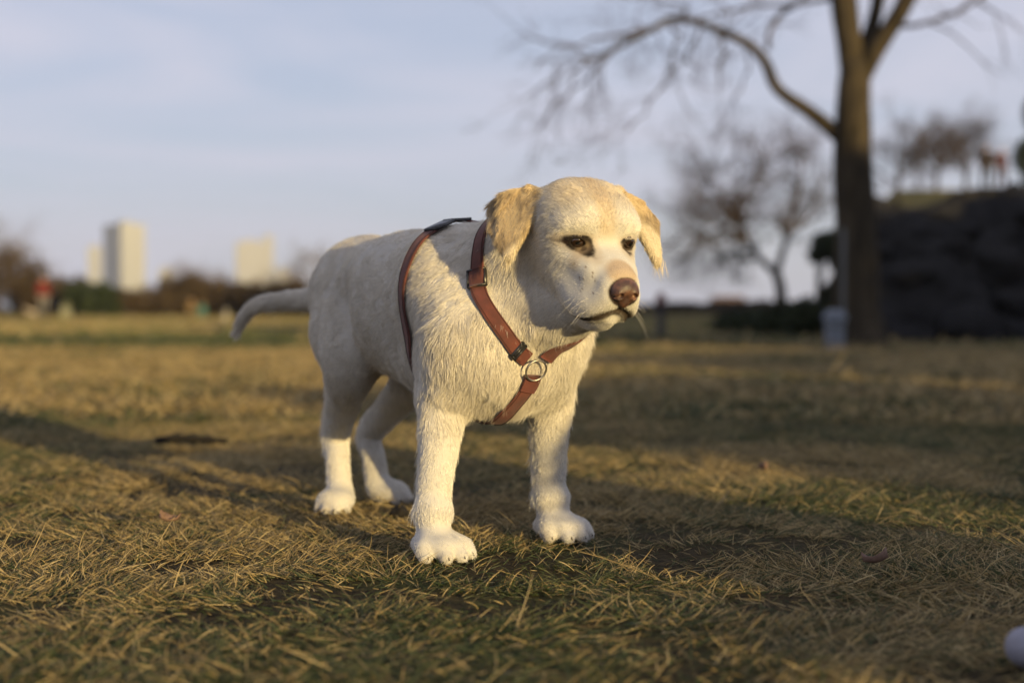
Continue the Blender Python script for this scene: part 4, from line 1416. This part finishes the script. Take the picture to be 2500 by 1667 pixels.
def evergreen(name, label, cat, base, blobs, n, size, seed, stem_r=0.05, group=None, mat=None):
    g = np.random.default_rng(seed)
    t = empty(name, tuple(base)); tag(t, label, cat, group)
    st = []
    for c, r in blobs:
        c = np.array(c, float)
        mid = c * [0.45, 0.45, 0.5] + g.normal(0, 0.04, 3) * np.linalg.norm(c)
        st.append(tube(spline([(0, 0, -0.1), mid, c], 8), np.linspace(stem_r, stem_r * 0.4, 8), 6))
    mesh_obj('trunk' if cat == 'tree' else 'stem', *merge(st), M_BARK, t)
    mesh_obj('crown' if cat == 'tree' else 'foliage', *leaves(blobs, n, size, g), mat or M_LEAF, t, smooth=False)
    return t

# the dark evergreen beside the big trunk
b_ = at(1876, 747, 32.0) * [1, 1, 0]
def D(px, py): return tuple(at(px, py, 32.0) - b_)
evergreen('evergreen_tree', 'small dark evergreen with a clumped crown just left of the big trunk', 'tree', b_,
          [(D(1900, 562), (0.36, 0.4, 0.30)), (D(1878, 585), (0.22, 0.3, 0.2)), (D(1930, 600), (0.26, 0.3, 0.26)), (D(1925, 545), (0.24, 0.3, 0.18)), (D(1905, 680), (0.22, 0.25, 0.28))], 3800, 0.055, 5, 0.07)
# dark shrubs at the foot of the rocks, behind the bin
for i, (px, py, Y, w, h, lb) in enumerate(((1715, 768, 22.3, 0.62, 0.36, 'low dark shrub farthest left along the foot of the rocks'),
                                       (1790, 772, 20.9, 0.50, 0.42, 'low dark shrub below the crooked bare tree'),
                                       (1850, 775, 20.0, 0.42, 0.52, 'taller dark shrub just left of the pale bin'))):
    b_ = at(px, py, Y) * [1, 1, 0]
    evergreen('shrub', lb, 'shrub', b_, [((-0.4 * w, 0, h * 0.45), (w * 0.5, w * 0.5, h * 0.5)), ((0.4 * w, 0.1, h * 0.4), (w * 0.55, w * 0.5, h * 0.45)), ((0, -0.05, h * 0.6), (w * 0.5, w * 0.5, h * 0.5))],
              2400, 0.045, 30 + i, 0.02, 'dark shrubs at the foot of the rocks')
# trees on the hilltop
def on_hill(px, Y):
    x = (px - 1176) / FPX * Y
    z = hill_z(np.array([[x, Y, 0.0]]))[0]
    return np.array([x, Y, z])
for i, (px, Y, top, sp, lb) in enumerate(((2058, 44, 292, 1.0, 'small bare tree on the hilltop nearest the big trunk'),
                                          (2148, 46, 298, 0.95, 'small round bare tree in the middle of the hilltop'),
                                          (2215, 48, 280, 1.05, 'small bare tree on the hilltop beside the two walkers'))):
    b_ = on_hill(px, Y)
    ht = CAM_H + (705 - top) / FPX * Y - b_[2]
    bare_tree('bare_tree', lb, b_, ht * 1.25, sp * 1.3, 40 + i, M_BARK, M_TWIG, 0.085, (0.05, 0), 1.5, 'small bare trees on the hilltop', 0.30, 0.026)
b_ = on_hill(2372, 52)
def E_(px, py): return tuple(at(px, py, 52.0) - b_)
evergreen('evergreen_tree', 'dark evergreen on the hilltop at the right edge of the picture', 'tree', b_,
          [(E_(2372, 360), (0.7, 0.6, 0.75)), (E_(2382, 260), (0.45, 0.5, 0.7)), (E_(2395, 420), (0.7, 0.6, 0.6))], 5000, 0.09, 8, 0.09)

# --- belt of trees and hedges across the far side of the lawn
far_specs = [  # px, Y, top, spread, lean, label
    (-30, 64, 545, 2.2, 'tall bare tree at the far left edge beyond the lawn'),
    (45, 66, 590, 1.9, 'bare brown tree behind the person in the red jacket'),
    (110, 72, 632, 1.7, 'low bare tree between the red jacket and the tall tower'),
    (430, 70, 612, 1.7, 'bare brown tree midway between the two towers'),
    (500, 74, 640, 1.5, 'rounded bare tree just left of the pale distant tower'),
    (640, 70, 628, 1.5, 'bare tree just right of the pale distant tower above the tail'),
    (735, 66, 585, 1.4, 'bare tree partly hidden behind the dog\'s rump'),
    (320, 76, 655, 1.6, 'low bare tree below the tall tower'),
    (570, 78, 660, 1.6, 'low bare tree below the pale distant tower')]
for i, (px, Y, top, sp, lb) in enumerate(far_specs):
    b_ = np.array([(px - 1176) / FPX * Y, Y, 0.0])
    ht = CAM_H + (705 - top) / FPX * Y
    bare_tree('bare_tree', lb, b_, ht * 1.38, sp, 60 + i, M_TWIG_PALE, M_TWIG_PALE, 0.12, (0.1, 0), 1.4, 'bare trees beyond the lawn', 0.20, 0.036)
hed = [(212, 60, 640, 1.0, 0.9, M_LEAF, 'dark green evergreen bush below the tall tower'),
       (330, 61, 660, 1.7, 0.6, M_DRYLEAF, 'long low brown hedge right of the evergreen bush'),
       (115, 64, 615, 1.6, 0.6, M_DRYLEAF, 'brown hedge behind the person in the red jacket'),
       (440, 62, 622, 1.4, 0.7, M_DRYLEAF, 'brown hedge behind the two crouching children'),
       (525, 64, 638, 1.4, 0.7, M_DRYLEAF, 'brown hedge under the pale distant tower'),
       (610, 62, 640, 1.3, 0.7, M_DRYLEAF, 'brown hedge above the dog\'s tail'),
       (690, 60, 640, 1.2, 0.7, M_DRYLEAF, 'rusty brown hedge where the tail meets the rump'),
       (10, 62, 556, 1.7, 0.7, M_DRYLEAF, 'tall brown hedge at the left edge'),
       (830, 64, 655, 2.2, 0.8, M_DRYLEAF, 'brown hedge behind the dog\'s hindquarters'),
       (1010, 66, 665, 2.4, 0.8, M_DRYLEAF, 'brown hedge behind the dog\'s back'),
       (1230, 76, 680, 3.0, 0.8, M_DRYLEAF, 'brown hedge behind the dog\'s chest'),
       (1500, 90, 694, 2.6, 0.8, M_DRYLEAF, 'far brown hedge just right of the dog\'s muzzle'),
       (1610, 84, 690, 2.4, 0.8, M_DRYLEAF, 'far brown hedge left of the orange house'),
       (1720, 78, 686, 2.4, 0.8, M_DRYLEAF, 'far brown hedge behind the crooked bare tree'),
       (1840, 74, 684, 2.4, 0.8, M_DRYLEAF, 'far brown hedge behind the dark evergreen')]
for i, (px, Y, top, w, dpt, mt, lb) in enumerate(hed):
    b_ = np.array([(px - 1176) / FPX * Y, Y, 0.0])
    h = CAM_H + (705 - top) / FPX * Y
    g = np.random.default_rng(90 + i)
    bl = [((-w + 2 * w * (j + 0.5) / 7, g.uniform(-0.3, 0.3), h * g.uniform(0.36, 0.56)), (w * 0.30, dpt, h * g.uniform(0.36, 0.44))) for j in range(7)]
    evergreen('hedge', lb, 'hedge', b_, bl, 4200, 0.10, 100 + i, 0.03, 'hedges beyond the lawn', mt)

# ------------------------------------------------------------------ distant buildings
def facade_mat(name, wall, glass, sx, sz):
    m, n, l, b = new_mat(name)
    tc = n.new('ShaderNodeTexCoord')
    br = n.new('ShaderNodeTexBrick')
    br.offset = 0.0; br.squash = 1.0
    br.inputs['Color1'].default_value = glass + (1,); br.inputs['Color2'].default_value = tuple(c * 1.4 for c in glass) + (1,)
    br.inputs['Mortar'].default_value = wall + (1,)
    br.inputs['Scale'].default_value = 1.0; br.inputs['Mortar Size'].default_value = 0.9
    br.inputs['Brick Width'].default_value = sx; br.inputs['Row Height'].default_value = sz
    mp = n.new('ShaderNodeVectorMath'); mp.operation = 'ADD'
    sep = n.new('ShaderNodeSeparateXYZ'); cb = n.new('ShaderNodeCombineXYZ'); ad = n.new('ShaderNodeMath'); ad.operation = 'ADD'
    l.new(tc.outputs['Object'], sep.inputs[0]); l.new(sep.outputs['X'], ad.inputs[0]); l.new(sep.outputs['Y'], ad.inputs[1])
    l.new(ad.outputs[0], cb.inputs['X']); l.new(sep.outputs['Z'], cb.inputs['Y'])
    l.new(cb.outputs[0], br.inputs['Vector']); l.new(br.outputs['Color'], b.inputs['Base Color'])
    b.inputs['Roughness'].default_value = 0.9
    b.inputs['Specular IOR Level'].default_value = 0.05
    return m
M_TOWER = facade_mat('tower_facade', (0.33, 0.33, 0.31), (0.14, 0.16, 0.19), 3.2, 3.1)
M_TOWER2 = facade_mat('far_tower_facade', (0.31, 0.31, 0.30), (0.20, 0.21, 0.23), 3.6, 3.2)
M_ROOF = mat_plain('flat_roof', (0.30, 0.29, 0.28), 0.9, scale=0.3)
M_TOWER_BAND = mat_plain('concrete_band', (0.30, 0.30, 0.28), 0.9, scale=0.3)
M_HOUSE = mat_plain('orange_brick', (0.17, 0.135, 0.10), 0.9, scale=0.6)

def box(x0, x1, y0, y1, z0, z1):
    v = [(x, y, z) for z in (z0, z1) for y in (y0, y1) for x in (x0, x1)]
    return np.array(v, float), [(0, 2, 3, 1), (4, 5, 7, 6), (0, 1, 5, 4), (2, 6, 7, 3), (0, 4, 6, 2), (1, 3, 7, 5)]

def tower(name, label, px, Y, wpx, top, rz, blocks, mat, group=None):
    """blocks: (x0,x1,y0,y1,height factor) in units of the tower's width"""
    w = wpx / FPX * Y
    H_ = CAM_H + (705 - top) / FPX * Y
    t = empty(name, ((px - 1176) / FPX * Y, Y, 0), rz); tag(t, label, 'building', group)
    for k, (x0, x1, y0, y1, hf) in enumerate(blocks):
        h = H_ * hf
        wall = mesh_obj('wall', *box(x0 * w, x1 * w, y0 * w, y1 * w, -1 - 0.1 * k, h), mat, t, smooth=False)
        e = 0.012 * w
        for q in range(1, max(2, int(h / 9.3))):        # projecting floor bands, every third storey
            z = q * 9.3
            mesh_obj('floor_band', *box(x0 * w - e, x1 * w + e, y0 * w - e, y1 * w + e, z - 0.35, z + 0.35), M_TOWER_BAND, wall, smooth=False)
        rf = mesh_obj('roof', *box(x0 * w - 0.5, x1 * w + 0.5, y0 * w - 0.5, y1 * w + 0.5, h + 0.01, h + 1.0), M_ROOF, t, smooth=False)
        cx, cy = (x0 + x1) / 2 * w, (y0 + y1) / 2 * w
        mesh_obj('roof_plant', *box(cx - 0.18 * w * (x1 - x0), cx + 0.2 * w * (x1 - x0), cy - 0.2 * w * (y1 - y0), cy + 0.2 * w * (y1 - y0), h + 1.01, h + 4.0), mat, rf, smooth=False)
    return t
tower('tower_block', 'tall cream tower with one blue grey shaded side on the skyline', 280, 1150, 60, 517, math.radians(38), [(-0.06, 0.90, -0.10, 1.62, 1.0)], M_TOWER)
tower('tower_block', 'pale tower with a stepped top nearer the dog on the skyline', 582, 1400, 56, 560, math.radians(12), [(-0.70, 0.42, -0.5, 0.5, 1.0), (0.43, 0.80, -0.45, 0.45, 1.10)], M_TOWER2)
tower('low_building', 'small pale block between the two skyline towers', 382, 1300, 26, 622, math.radians(8), [(-0.6, 0.6, -0.5, 0.5, 1.0)], M_TOWER2)
tower('low_building', 'small cream block left of the tall tower', 219, 1300, 24, 572, math.radians(10), [(-0.6, 0.6, -0.5, 0.5, 1.0)], M_TOWER)
tower('low_building', 'small pinkish block right of the pale tower', 648, 1300, 26, 622, math.radians(10), [(-0.6, 0.6, -0.5, 0.5, 1.0)], M_TOWER2)
# a little house far off on the right
hY = 150.0
hs = empty('orange_house', (at(1672, 725, hY)[0], hY, 0)); tag(hs, 'little sunlit orange house on the horizon right of the dog', 'house')
mesh_obj('wall', *box(-1.5, 1.5, -1.4, 1.4, -0.2, 1.0), M_HOUSE, hs, smooth=False)
rv_ = np.array([(-1.7, -1.6, 1.0), (1.7, -1.6, 1.0), (1.7, 1.6, 1.0), (-1.7, 1.6, 1.0), (-1.7, 0, 1.6), (1.7, 0, 1.6)])
mesh_obj('roof', rv_, [(0, 1, 5, 4), (2, 3, 4, 5), (0, 4, 3), (1, 2, 5), (0, 3, 2, 1)], mat_plain('tile_roof', (0.15, 0.095, 0.065), 0.9), hs, smooth=False)

# ------------------------------------------------------------------ things on the lawn
M_BIN = mat_plain('pale_metal', (0.17, 0.195, 0.235), 0.55, 0.0, var=0.15, scale=8, bump=0.1)
M_POST = mat_plain('galvanised_post', (0.11, 0.12, 0.125), 0.6, 0.3, var=0.15, scale=8)
def lathe(prof, seg=24):
    a = np.linspace(0, 2 * np.pi, seg, endpoint=False)
    V = np.concatenate([np.stack([r * np.cos(a), r * np.sin(a), np.full(seg, z)], 1) for r, z in prof])
    F = [(i * seg + j, i * seg + (j + 1) % seg, (i + 1) * seg + (j + 1) % seg, (i + 1) * seg + j) for i in range(len(prof) - 1) for j in range(seg)]
    F.append(tuple(range(seg))[::-1]); F.append(tuple((len(prof) - 1) * seg + j for j in range(seg)))
    return V, F
bp_ = at(1917, 806, 14.1) * [1, 1, 0]
bn = empty('litter_bin', tuple(bp_)); tag(bn, 'pale grey litter bin standing at the foot of the big tree', 'bin')
mesh_obj('drum', *lathe([(0.088, 0.0), (0.092, 0.02), (0.096, 0.15), (0.102, 0.29), (0.104, 0.30)]), M_BIN, bn)
mesh_obj('rim', *lathe([(0.104, 0.301), (0.120, 0.303), (0.123, 0.325), (0.120, 0.352), (0.108, 0.356)]), M_BIN, bn)
mesh_obj('lid', *lathe([(0.106, 0.3565), (0.098, 0.380), (0.060, 0.400), (0.012, 0.405)]), M_BIN, bn)
for z in (0.08, 0.21):
    mesh_obj('band', *lathe([(0.094 + z * 0.03, z), (0.101 + z * 0.03, z + 0.004), (0.101 + z * 0.03, z + 0.018), (0.094 + z * 0.03, z + 0.022)]), M_POST, bn)
pp = at(1936, 800, 14.6) * [1, 1, 0]
ps = empty('metal_post', tuple(pp)); tag(ps, 'slim grey metal post rising behind the pale bin', 'post')
mesh_obj('pole', *lathe([(0.022, -0.1), (0.022, 0.02), (0.020, 0.6), (0.020, 1.19), (0.016, 1.20)], 12), M_POST, ps)
mesh_obj('cap', *lathe([(0.024, 1.201), (0.025, 1.215), (0.016, 1.235), (0.004, 1.24)], 12), M_POST, ps)
mesh_obj('base_collar', *lathe([(0.05, 0.0), (0.05, 0.02), (0.03, 0.035), (0.0225, 0.04)], 12), M_POST, ps)

M_RED = mat_plain('dark_red_paint', (0.13, 0.030, 0.022), 0.6, scale=12)
rp_ = at(1518, 774, 20.4) * [1, 1, 0]
ro = empty('bollard', tuple(rp_)); tag(ro, 'short dark red bollard on the lawn just right of the dog\'s muzzle', 'bollard')
mesh_obj('shaft', *lathe([(0.085, -0.05), (0.085, 0.03), (0.060, 0.06), (0.056, 0.46), (0.058, 0.47)], 16), mat_plain('dark_iron', (0.035, 0.032, 0.034), 0.6, scale=10), ro)
mesh_obj('head', *lathe([(0.066, 0.471), (0.072, 0.49), (0.072, 0.56), (0.062, 0.60), (0.035, 0.635), (0.008, 0.645)], 16), M_RED, ro)

# a white ball in the grass at the right edge, close to the camera
bl_ = at(2356, 1548, 1.665); bl_[2] = 0.0
M_BALL = mat_plain('white_rubber', (0.24, 0.24, 0.29), 0.6, var=0.06, scale=60, bump=0.1)
bo = empty('ball', tuple(bl_)); tag(bo, 'white ball half cut off by the right edge of the picture', 'ball')
bmb = bmesh.new(); bmesh.ops.create_icosphere(bmb, subdivisions=4, radius=0.024)
bv = np.array([v.co[:] for v in bmb.verts]); bf = [tuple(x.index for x in f.verts) for f in bmb.faces]; bmb.free()
seam = np.abs(bv[:, 2] - 0.010 * np.sin(2 * np.arctan2(bv[:, 1], bv[:, 0])))
bv *= (1 - 0.03 * np.clip(1 - seam / 0.002, 0, 1))[:, None]
mesh_obj('shell', bv + [0, 0, 0.030], bf, M_BALL, bo)

# clod of dark earth between the paws and a dark stick lying in the shade behind
M_SOIL = mat_plain('dark_soil', (0.011, 0.009, 0.007), 0.95, var=0.4, scale=60, bump=0.6)
def lump(name, label, cat, loc, r, seed, mat, n=3):
    bm_ = bmesh.new(); bmesh.ops.create_icosphere(bm_, subdivisions=n, radius=1.0)
    v = np.array([q.co[:] for q in bm_.verts]); f = [tuple(x.index for x in y.verts) for y in bm_.faces]; bm_.free()
    v = v * (0.7 + 0.6 * fbm(v + seed, 2.2, seed, 4))[:, None] * np.array(r)
    v[:, 2] = np.maximum(v[:, 2], -0.4 * r[2])
    o = mesh_obj(name, v, f, mat); o.location = loc
    return tag(o, label, cat)
c_ = at(918, 1196, 2.90); lump('soil_clod', 'dark crumbly clod of earth between the front and hind paws', 'soil', (c_[0], c_[1], 0.008), (0.020, 0.026, 0.017), 3, M_SOIL)
s_c = at(440, 1035, 4.25) * [1, 1, 0]
stk = spline([(-0.11, 0.0, 0.030), (-0.05, 0.02, 0.036), (0.02, 0.01, 0.034), (0.10, 0.03, 0.026)], 14)
so = mesh_obj('stick', *tube(stk, np.interp(np.linspace(0, 1, 14), [0, 0.2, 0.7, 1], [0.008, 0.014, 0.013, 0.007]) * (1 + 0.25 * np.sin(np.arange(14) * 2.1)), 10), M_SOIL)
so.location = tuple(s_c); tag(so, 'short dark stick lying in the dog\'s long shadow', 'stick')
# fallen leaves
M_FALLEN = mat_plain('fallen_leaf', (0.16, 0.10, 0.075), 0.8, scale=90, var=0.25)
for i, (px, py, lb) in enumerate(((385, 1232, 'curled pinkish brown leaf on the sunlit grass at left'), (1750, 1105, 'orange brown leaf on the lit grass right of the dog'), (2015, 1335, 'small curled brown leaf in the shade at right'))):
    Y = FPX * CAM_H / (py - 705)
    p = at(px, py, Y)
    g = np.random.default_rng(140 + i)
    ln, wd = 0.020, 0.012
    V, F = [], []
    for a in range(9):
        u = a / 8
        for b2 in range(5):
            v = (b2 - 2) / 2
            wv = wd * math.sin(math.pi * min(max(u, 0.02), 0.98)) ** 0.7 * (1 + 0.25 * math.sin(a * 2.3))
            V.append(((u - 0.5) * ln * 2, v * wv, 0.012 * v * v + 0.010 * (2 * u - 1) ** 2 + 0.004 * math.sin(3 * u + v)))
    for a in range(8):
        for b2 in range(4):
            F.append((a * 5 + b2, a * 5 + b2 + 1, (a + 1) * 5 + b2 + 1, (a + 1) * 5 + b2))
    lo_ = mesh_obj('fallen_leaf', V, F, M_FALLEN)
    lo_.location = (p[0], p[1], 0.024); lo_.rotation_euler = (0.3, 0.2, 1.3 * i + 0.5)
    md = lo_.modifiers.new('thick', 'SOLIDIFY'); md.thickness = 0.0007
    tag(lo_, lb, 'leaf', 'fallen leaves')

# ------------------------------------------------------------------ people far off: one continuous figure each
def person(label, base, height, rz, top, legs, skin=(0.45, 0.30, 0.22), hair=(0.03, 0.02, 0.015), stride=0.10, stout=1.0, group=None, crouch=False):
    global PR
    keep, PR = PR, []
    k = height / 1.7
    if not crouch:
        hip, sh, hd = 0.90, 1.40, 1.58
        for sy in (-1, 1):
            CH([(0, sy * 0.09, hip), (0.03 + stride * sy * 0.6, sy * 0.10, 0.48), (stride * sy, sy * 0.10, 0.08)], [0.090, 0.062, 0.045], 0.03)
            RC((stride * sy, sy * 0.10, 0.05), (stride * sy + 0.15, sy * 0.11, 0.035), 0.045, 0.035, 0.02)
            CH([(0, sy * 0.18, sh), (-stride * sy * 0.7 - 0.02, sy * 0.24, 1.12), (0.10 - stride * sy, sy * 0.22, 0.88)], [0.068, 0.052, 0.038], 0.03)
            RC((0.10 - stride * sy, sy * 0.22, 0.86), (0.14 - stride * sy, sy * 0.21, 0.78), 0.036, 0.025, 0.015)
        EL((0, 0, 1.18), (0.125, 0.185, 0.30), 0.05); EL((0, 0, 0.95), (0.12, 0.165, 0.14), 0.05)
        zc = hd
    else:
        hip = 0.42
        for sy in (-1, 1):
            CH([(-0.1, sy * 0.10, 0.28), (0.28, sy * 0.16, 0.42), (0.10, sy * 0.14, 0.07)], [0.085, 0.07, 0.05], 0.03)
            RC((0.10, sy * 0.14, 0.05), (0.25, sy * 0.15, 0.035), 0.045, 0.035, 0.02)
            CH([(0.02, sy * 0.18, 0.78), (0.16, sy * 0.22, 0.52), (0.32, sy * 0.14, 0.40)], [0.065, 0.05, 0.04], 0.03)
        EL((-0.02, 0, 0.56), (0.14, 0.18, 0.30), 0.05)
        zc, sh = 1.0, 0.80
    RC((0, 0, sh + 0.02), (0.01, 0, zc - 0.06), 0.055, 0.055, 0.02)
    EL((0.02, 0, zc), (0.095, 0.078, 0.118), 0.02); EL((0.11, 0, zc - 0.01), (0.022, 0.016, 0.022), 0.012)
    lo, hi = np.array([-0.45, -0.42, -0.02]), np.array([0.5, 0.42, zc + 0.2])
    V, Q = surface_nets(field(lo, hi, 0.022, PR), lo, 0.022)
    PR = keep
    C = np.where(V[:, 2:3] < hip + 0.02, np.array(legs), np.array(top))
    C = np.where(V[:, 2:3] > zc - 0.11, np.array(skin), C)
    C = np.where(((V[:, 2] > zc + 0.045) | ((V[:, 2] > zc - 0.09) & (V[:, 0] < -0.01)))[:, None], np.array(hair), C)
    if not crouch:
        C = np.where((V[:, 2] < 0.83)[:, None] & (np.abs(V[:, 1]) > 0.19)[:, None], np.array(skin), C)
    C = np.where(V[:, 2:3] < 0.07, np.array([0.03, 0.03, 0.03]), C)
    t = empty('person', tuple(base), rz); tag(t, label, 'person', group)
    o = mesh_obj('figure', V * k * np.array([stout, stout, 1.0]), Q, M_CLOTH, t); vcol(o, C)
    return t
M_CLOTH = mat_attr('clothing', 0.9, 0.15, bump_scale=30, bump=0.4)
person('person in a red jacket and pale trousers standing far off at left', ((100 - 1176) / FPX * 58, 58, 0), 1.68, math.radians(-60), (0.11, 0.017, 0.015), (0.14, 0.135, 0.13))
person('person in a long dark coat walking on the hilltop', on_hill(2262, 60), 1.90, math.radians(-100), (0.030, 0.024, 0.024), (0.02, 0.02, 0.025), stout=1.18)
person('person in a rusty brown jacket on the hilltop beside the dark coat', on_hill(2297, 60.5), 1.78, math.radians(-70), (0.048, 0.014, 0.010), (0.03, 0.012, 0.010), stout=1.2)
person('crouching child in an ochre orange top far off on the lawn', ((440 - 1176) / FPX * 52, 52, 0), 1.15, math.radians(-80), (0.15, 0.10, 0.045), (0.11, 0.085, 0.05), crouch=True)
person('crouching child in a teal top beside the ochre one', ((466 - 1176) / FPX * 52.5, 52.5, 0), 0.95, math.radians(-120), (0.05, 0.20, 0.17), (0.06, 0.12, 0.12), crouch=True)

# two pale dogs and a bag far off
def small_dog(label, base, rz, k, col):
    global PR
    keep, PR = PR, []
    EL((0.0, 0, 0.30), (0.20, 0.09, 0.10), 0.03); EL((0.13, 0, 0.31), (0.10, 0.085, 0.11), 0.04)
    RC((0.18, 0, 0.36), (0.29, 0, 0.46), 0.065, 0.055, 0.03); EL((0.32, 0, 0.47), (0.08, 0.06, 0.06), 0.02); RC((0.36, 0, 0.45), (0.43, 0, 0.44), 0.035, 0.025, 0.02)
    for sy in (-1, 1):
        RC((0.30, sy * 0.05, 0.51), (0.28, sy * 0.075, 0.43), 0.022, 0.015, 0.01)
        CH([(0.15, sy * 0.06, 0.26), (0.14, sy * 0.06, 0.13), (0.15, sy * 0.06, 0.025)], [0.045, 0.026, 0.024], 0.02)
        CH([(-0.16, sy * 0.05, 0.28), (-0.13, sy * 0.065, 0.20), (-0.21, sy * 0.06, 0.11), (-0.18, sy * 0.06, 0.025)], [0.065, 0.045, 0.024, 0.024], 0.03)
    CH([(-0.19, 0, 0.34), (-0.27, 0.01, 0.38), (-0.33, 0.02, 0.46)], [0.03, 0.02, 0.01], 0.02)
    lo, hi = np.array([-0.4, -0.15, -0.01]), np.array([0.5, 0.15, 0.58])
    V, Q = surface_nets(field(lo, hi, 0.014, PR), lo, 0.014)
    PR = keep
    t = empty('small_dog', tuple(base), rz); tag(t, label, 'dog')
    o = mesh_obj('coat', V * k, Q, M_CLOTH, t); vcol(o, np.array(col) * (0.85 + 0.3 * fbm(V, 12, 5, 3))[:, None])
small_dog('small pale dog at the feet of the person in the red jacket', ((74 - 1176) / FPX * 55, 55, 0), math.radians(200), 0.8, (0.32, 0.27, 0.22))
small_dog('small cream dog far off on the lawn left of the tail tip', ((518 - 1176) / FPX * 36, 36, 0), math.radians(-75), 0.72, (0.38, 0.35, 0.29))
bw = ((152 - 1176) / FPX * 56, 56, 0)
bx_ = empty('tote_bag', bw); tag(bx_, 'pale olive bag standing on the far lawn left of the dark hedge', 'bag')
vb, fb_ = box(-0.20, 0.20, -0.11, 0.11, 0, 0.44)
vb[4:, 0] *= 0.86; vb[4:, 1] *= 0.5
mesh_obj('sack', vb, fb_, mat_plain('olive_canvas', (0.18, 0.18, 0.12), 0.9, scale=14), bx_, smooth=False)
for sy in (-1, 1):
    mesh_obj('handle', *tube(spline([(-0.10, sy * 0.05, 0.43), (-0.07, sy * 0.05, 0.58), (0.07, sy * 0.05, 0.58), (0.10, sy * 0.05, 0.43)], 12), 0.012, 6), mat_plain('strap_canvas', (0.25, 0.24, 0.17), 0.9), bx_)

# ------------------------------------------------------------------ unseen evergreen-shaped blockers added out of view to shade the lawn
US = np.array([math.cos(SUN_AZ), math.sin(SUN_AZ)])           # across the sunlight
VS = np.array([-math.sin(SUN_AZ), math.cos(SUN_AZ)])          # down-sun
def uv(u, v): return np.array([*(US * u + VS * v), 0.0])
def shade_caster(label, u0, u1, v, h, n, seed, cat='shrub', size=0.04, name='shrub'):
    g = np.random.default_rng(seed)
    w = (u1 - u0) / 2
    bl = []
    k = max(3, int(w * 2 / (0.42 * h)) + 1)
    for i in range(k):
        q = -w + 2 * w * (i + 0.5) / k
        r = max(w / k * 1.25, 0.12)
        for z in np.arange(0.18, 1.0, 0.27):
            c = US * q
            bl.append(((c[0], c[1], h * z), (r, r, h * 0.17)))
    t = evergreen(name, label, cat, uv((u0 + u1) / 2, v), bl, n, size, seed, 0.03, 'added shade casters behind the camera')
    return t
shade_caster('added shade caster shaped as a low shrub behind the camera, nearest the dog', 1.572, 2.16, -2.0, 0.64, 6000, 201, size=0.035)
shade_caster('added tiny shrub-shaped shade caster just right of the camera', 1.34, 1.62, -1.0, 0.27, 2200, 205, size=0.022)
shade_caster('added broad shrub-shaped shade caster behind the camera to the right', 2.74, 6.12, -8.0, 1.55, 16000, 202, size=0.075)
shade_caster('added wide thicket-shaped shade caster behind the camera, the lower of the two', 6.52, 10.3, -12.0, 2.3, 16000, 204, size=0.10)
shade_caster('added tall thicket-shaped shade caster behind the camera to the far right', 10.4, 19.0, -14.0, 4.5, 34000, 203, size=0.15)

# loose boulders breaking the face of the rocky hill
hill = bpy.data.objects['rocky_hill']
gb = np.random.default_rng(77)
protos = []
for k in range(5):
    bm_ = bmesh.new(); bmesh.ops.create_icosphere(bm_, subdivisions=3, radius=1.0)
    v = np.array([q.co[:] for q in bm_.verts]); f = [tuple(x.index for x in y.verts) for y in bm_.faces]; bm_.free()
    for _ in range(9):                                   # hew flat faces
        n_ = norm(gb.normal(0, 1, (1, 3)))[0]; d_ = gb.uniform(0.62, 0.88)
        ex = np.maximum(v @ n_ - d_, 0)
        v = v - ex[:, None] * n_
    v = v * (0.92 + 0.16 * fbm(v + 5 * k, 3.0, k, 3))[:, None]
    me_ = bpy.data.meshes.new('boulder'); me_.from_pydata([tuple(q) for q in v], [], f); me_.materials.append(M_ROCK)
    protos.append(me_)
for k in range(46):
    y = gb.uniform(17.0, 20.3)
    x = gb.uniform(0.245 * y, 0.245 * y + 4.5)
    z = float(_rock(np.array([[x, y, 0.0]]))[0])
    if z < -0.1: z = 0.0
    o_ = bpy.data.objects.new('boulder', protos[k % 5])
    sc_ = gb.uniform(0.16, 0.42)
    o_.location = (x, y, z + 0.05); o_.scale = (sc_ * gb.uniform(0.9, 1.6), sc_, sc_ * gb.uniform(0.6, 1.0)); o_.rotation_euler = tuple(gb.uniform(-0.4, 0.4, 2)) + (gb.uniform(0, 6.28),)
    link(o_, hill)

# ------------------------------------------------------------------ the air between
hz = mesh_obj('haze', *box(-1600, 1600, -500, 2000, -1.6, 84.0), None, None, smooth=False)
hm = bpy.data.materials.new('haze_air'); hm.use_nodes = True
hn, hl = hm.node_tree.nodes, hm.node_tree.links
hn.remove(hn['Principled BSDF'])
pv = hn.new('ShaderNodeVolumePrincipled')
pv.inputs['Color'].default_value = (0.86, 0.90, 1.0, 1.0)
pv.inputs['Density'].default_value = 0.00028
pv.inputs['Anisotropy'].default_value = 0.2
hl.new(pv.outputs['Volume'], hn['Material Output'].inputs['Volume'])
hz.data.materials.append(hm)
tag(hz, 'thin pale haze over the park and the distant skyline', kind='stuff')
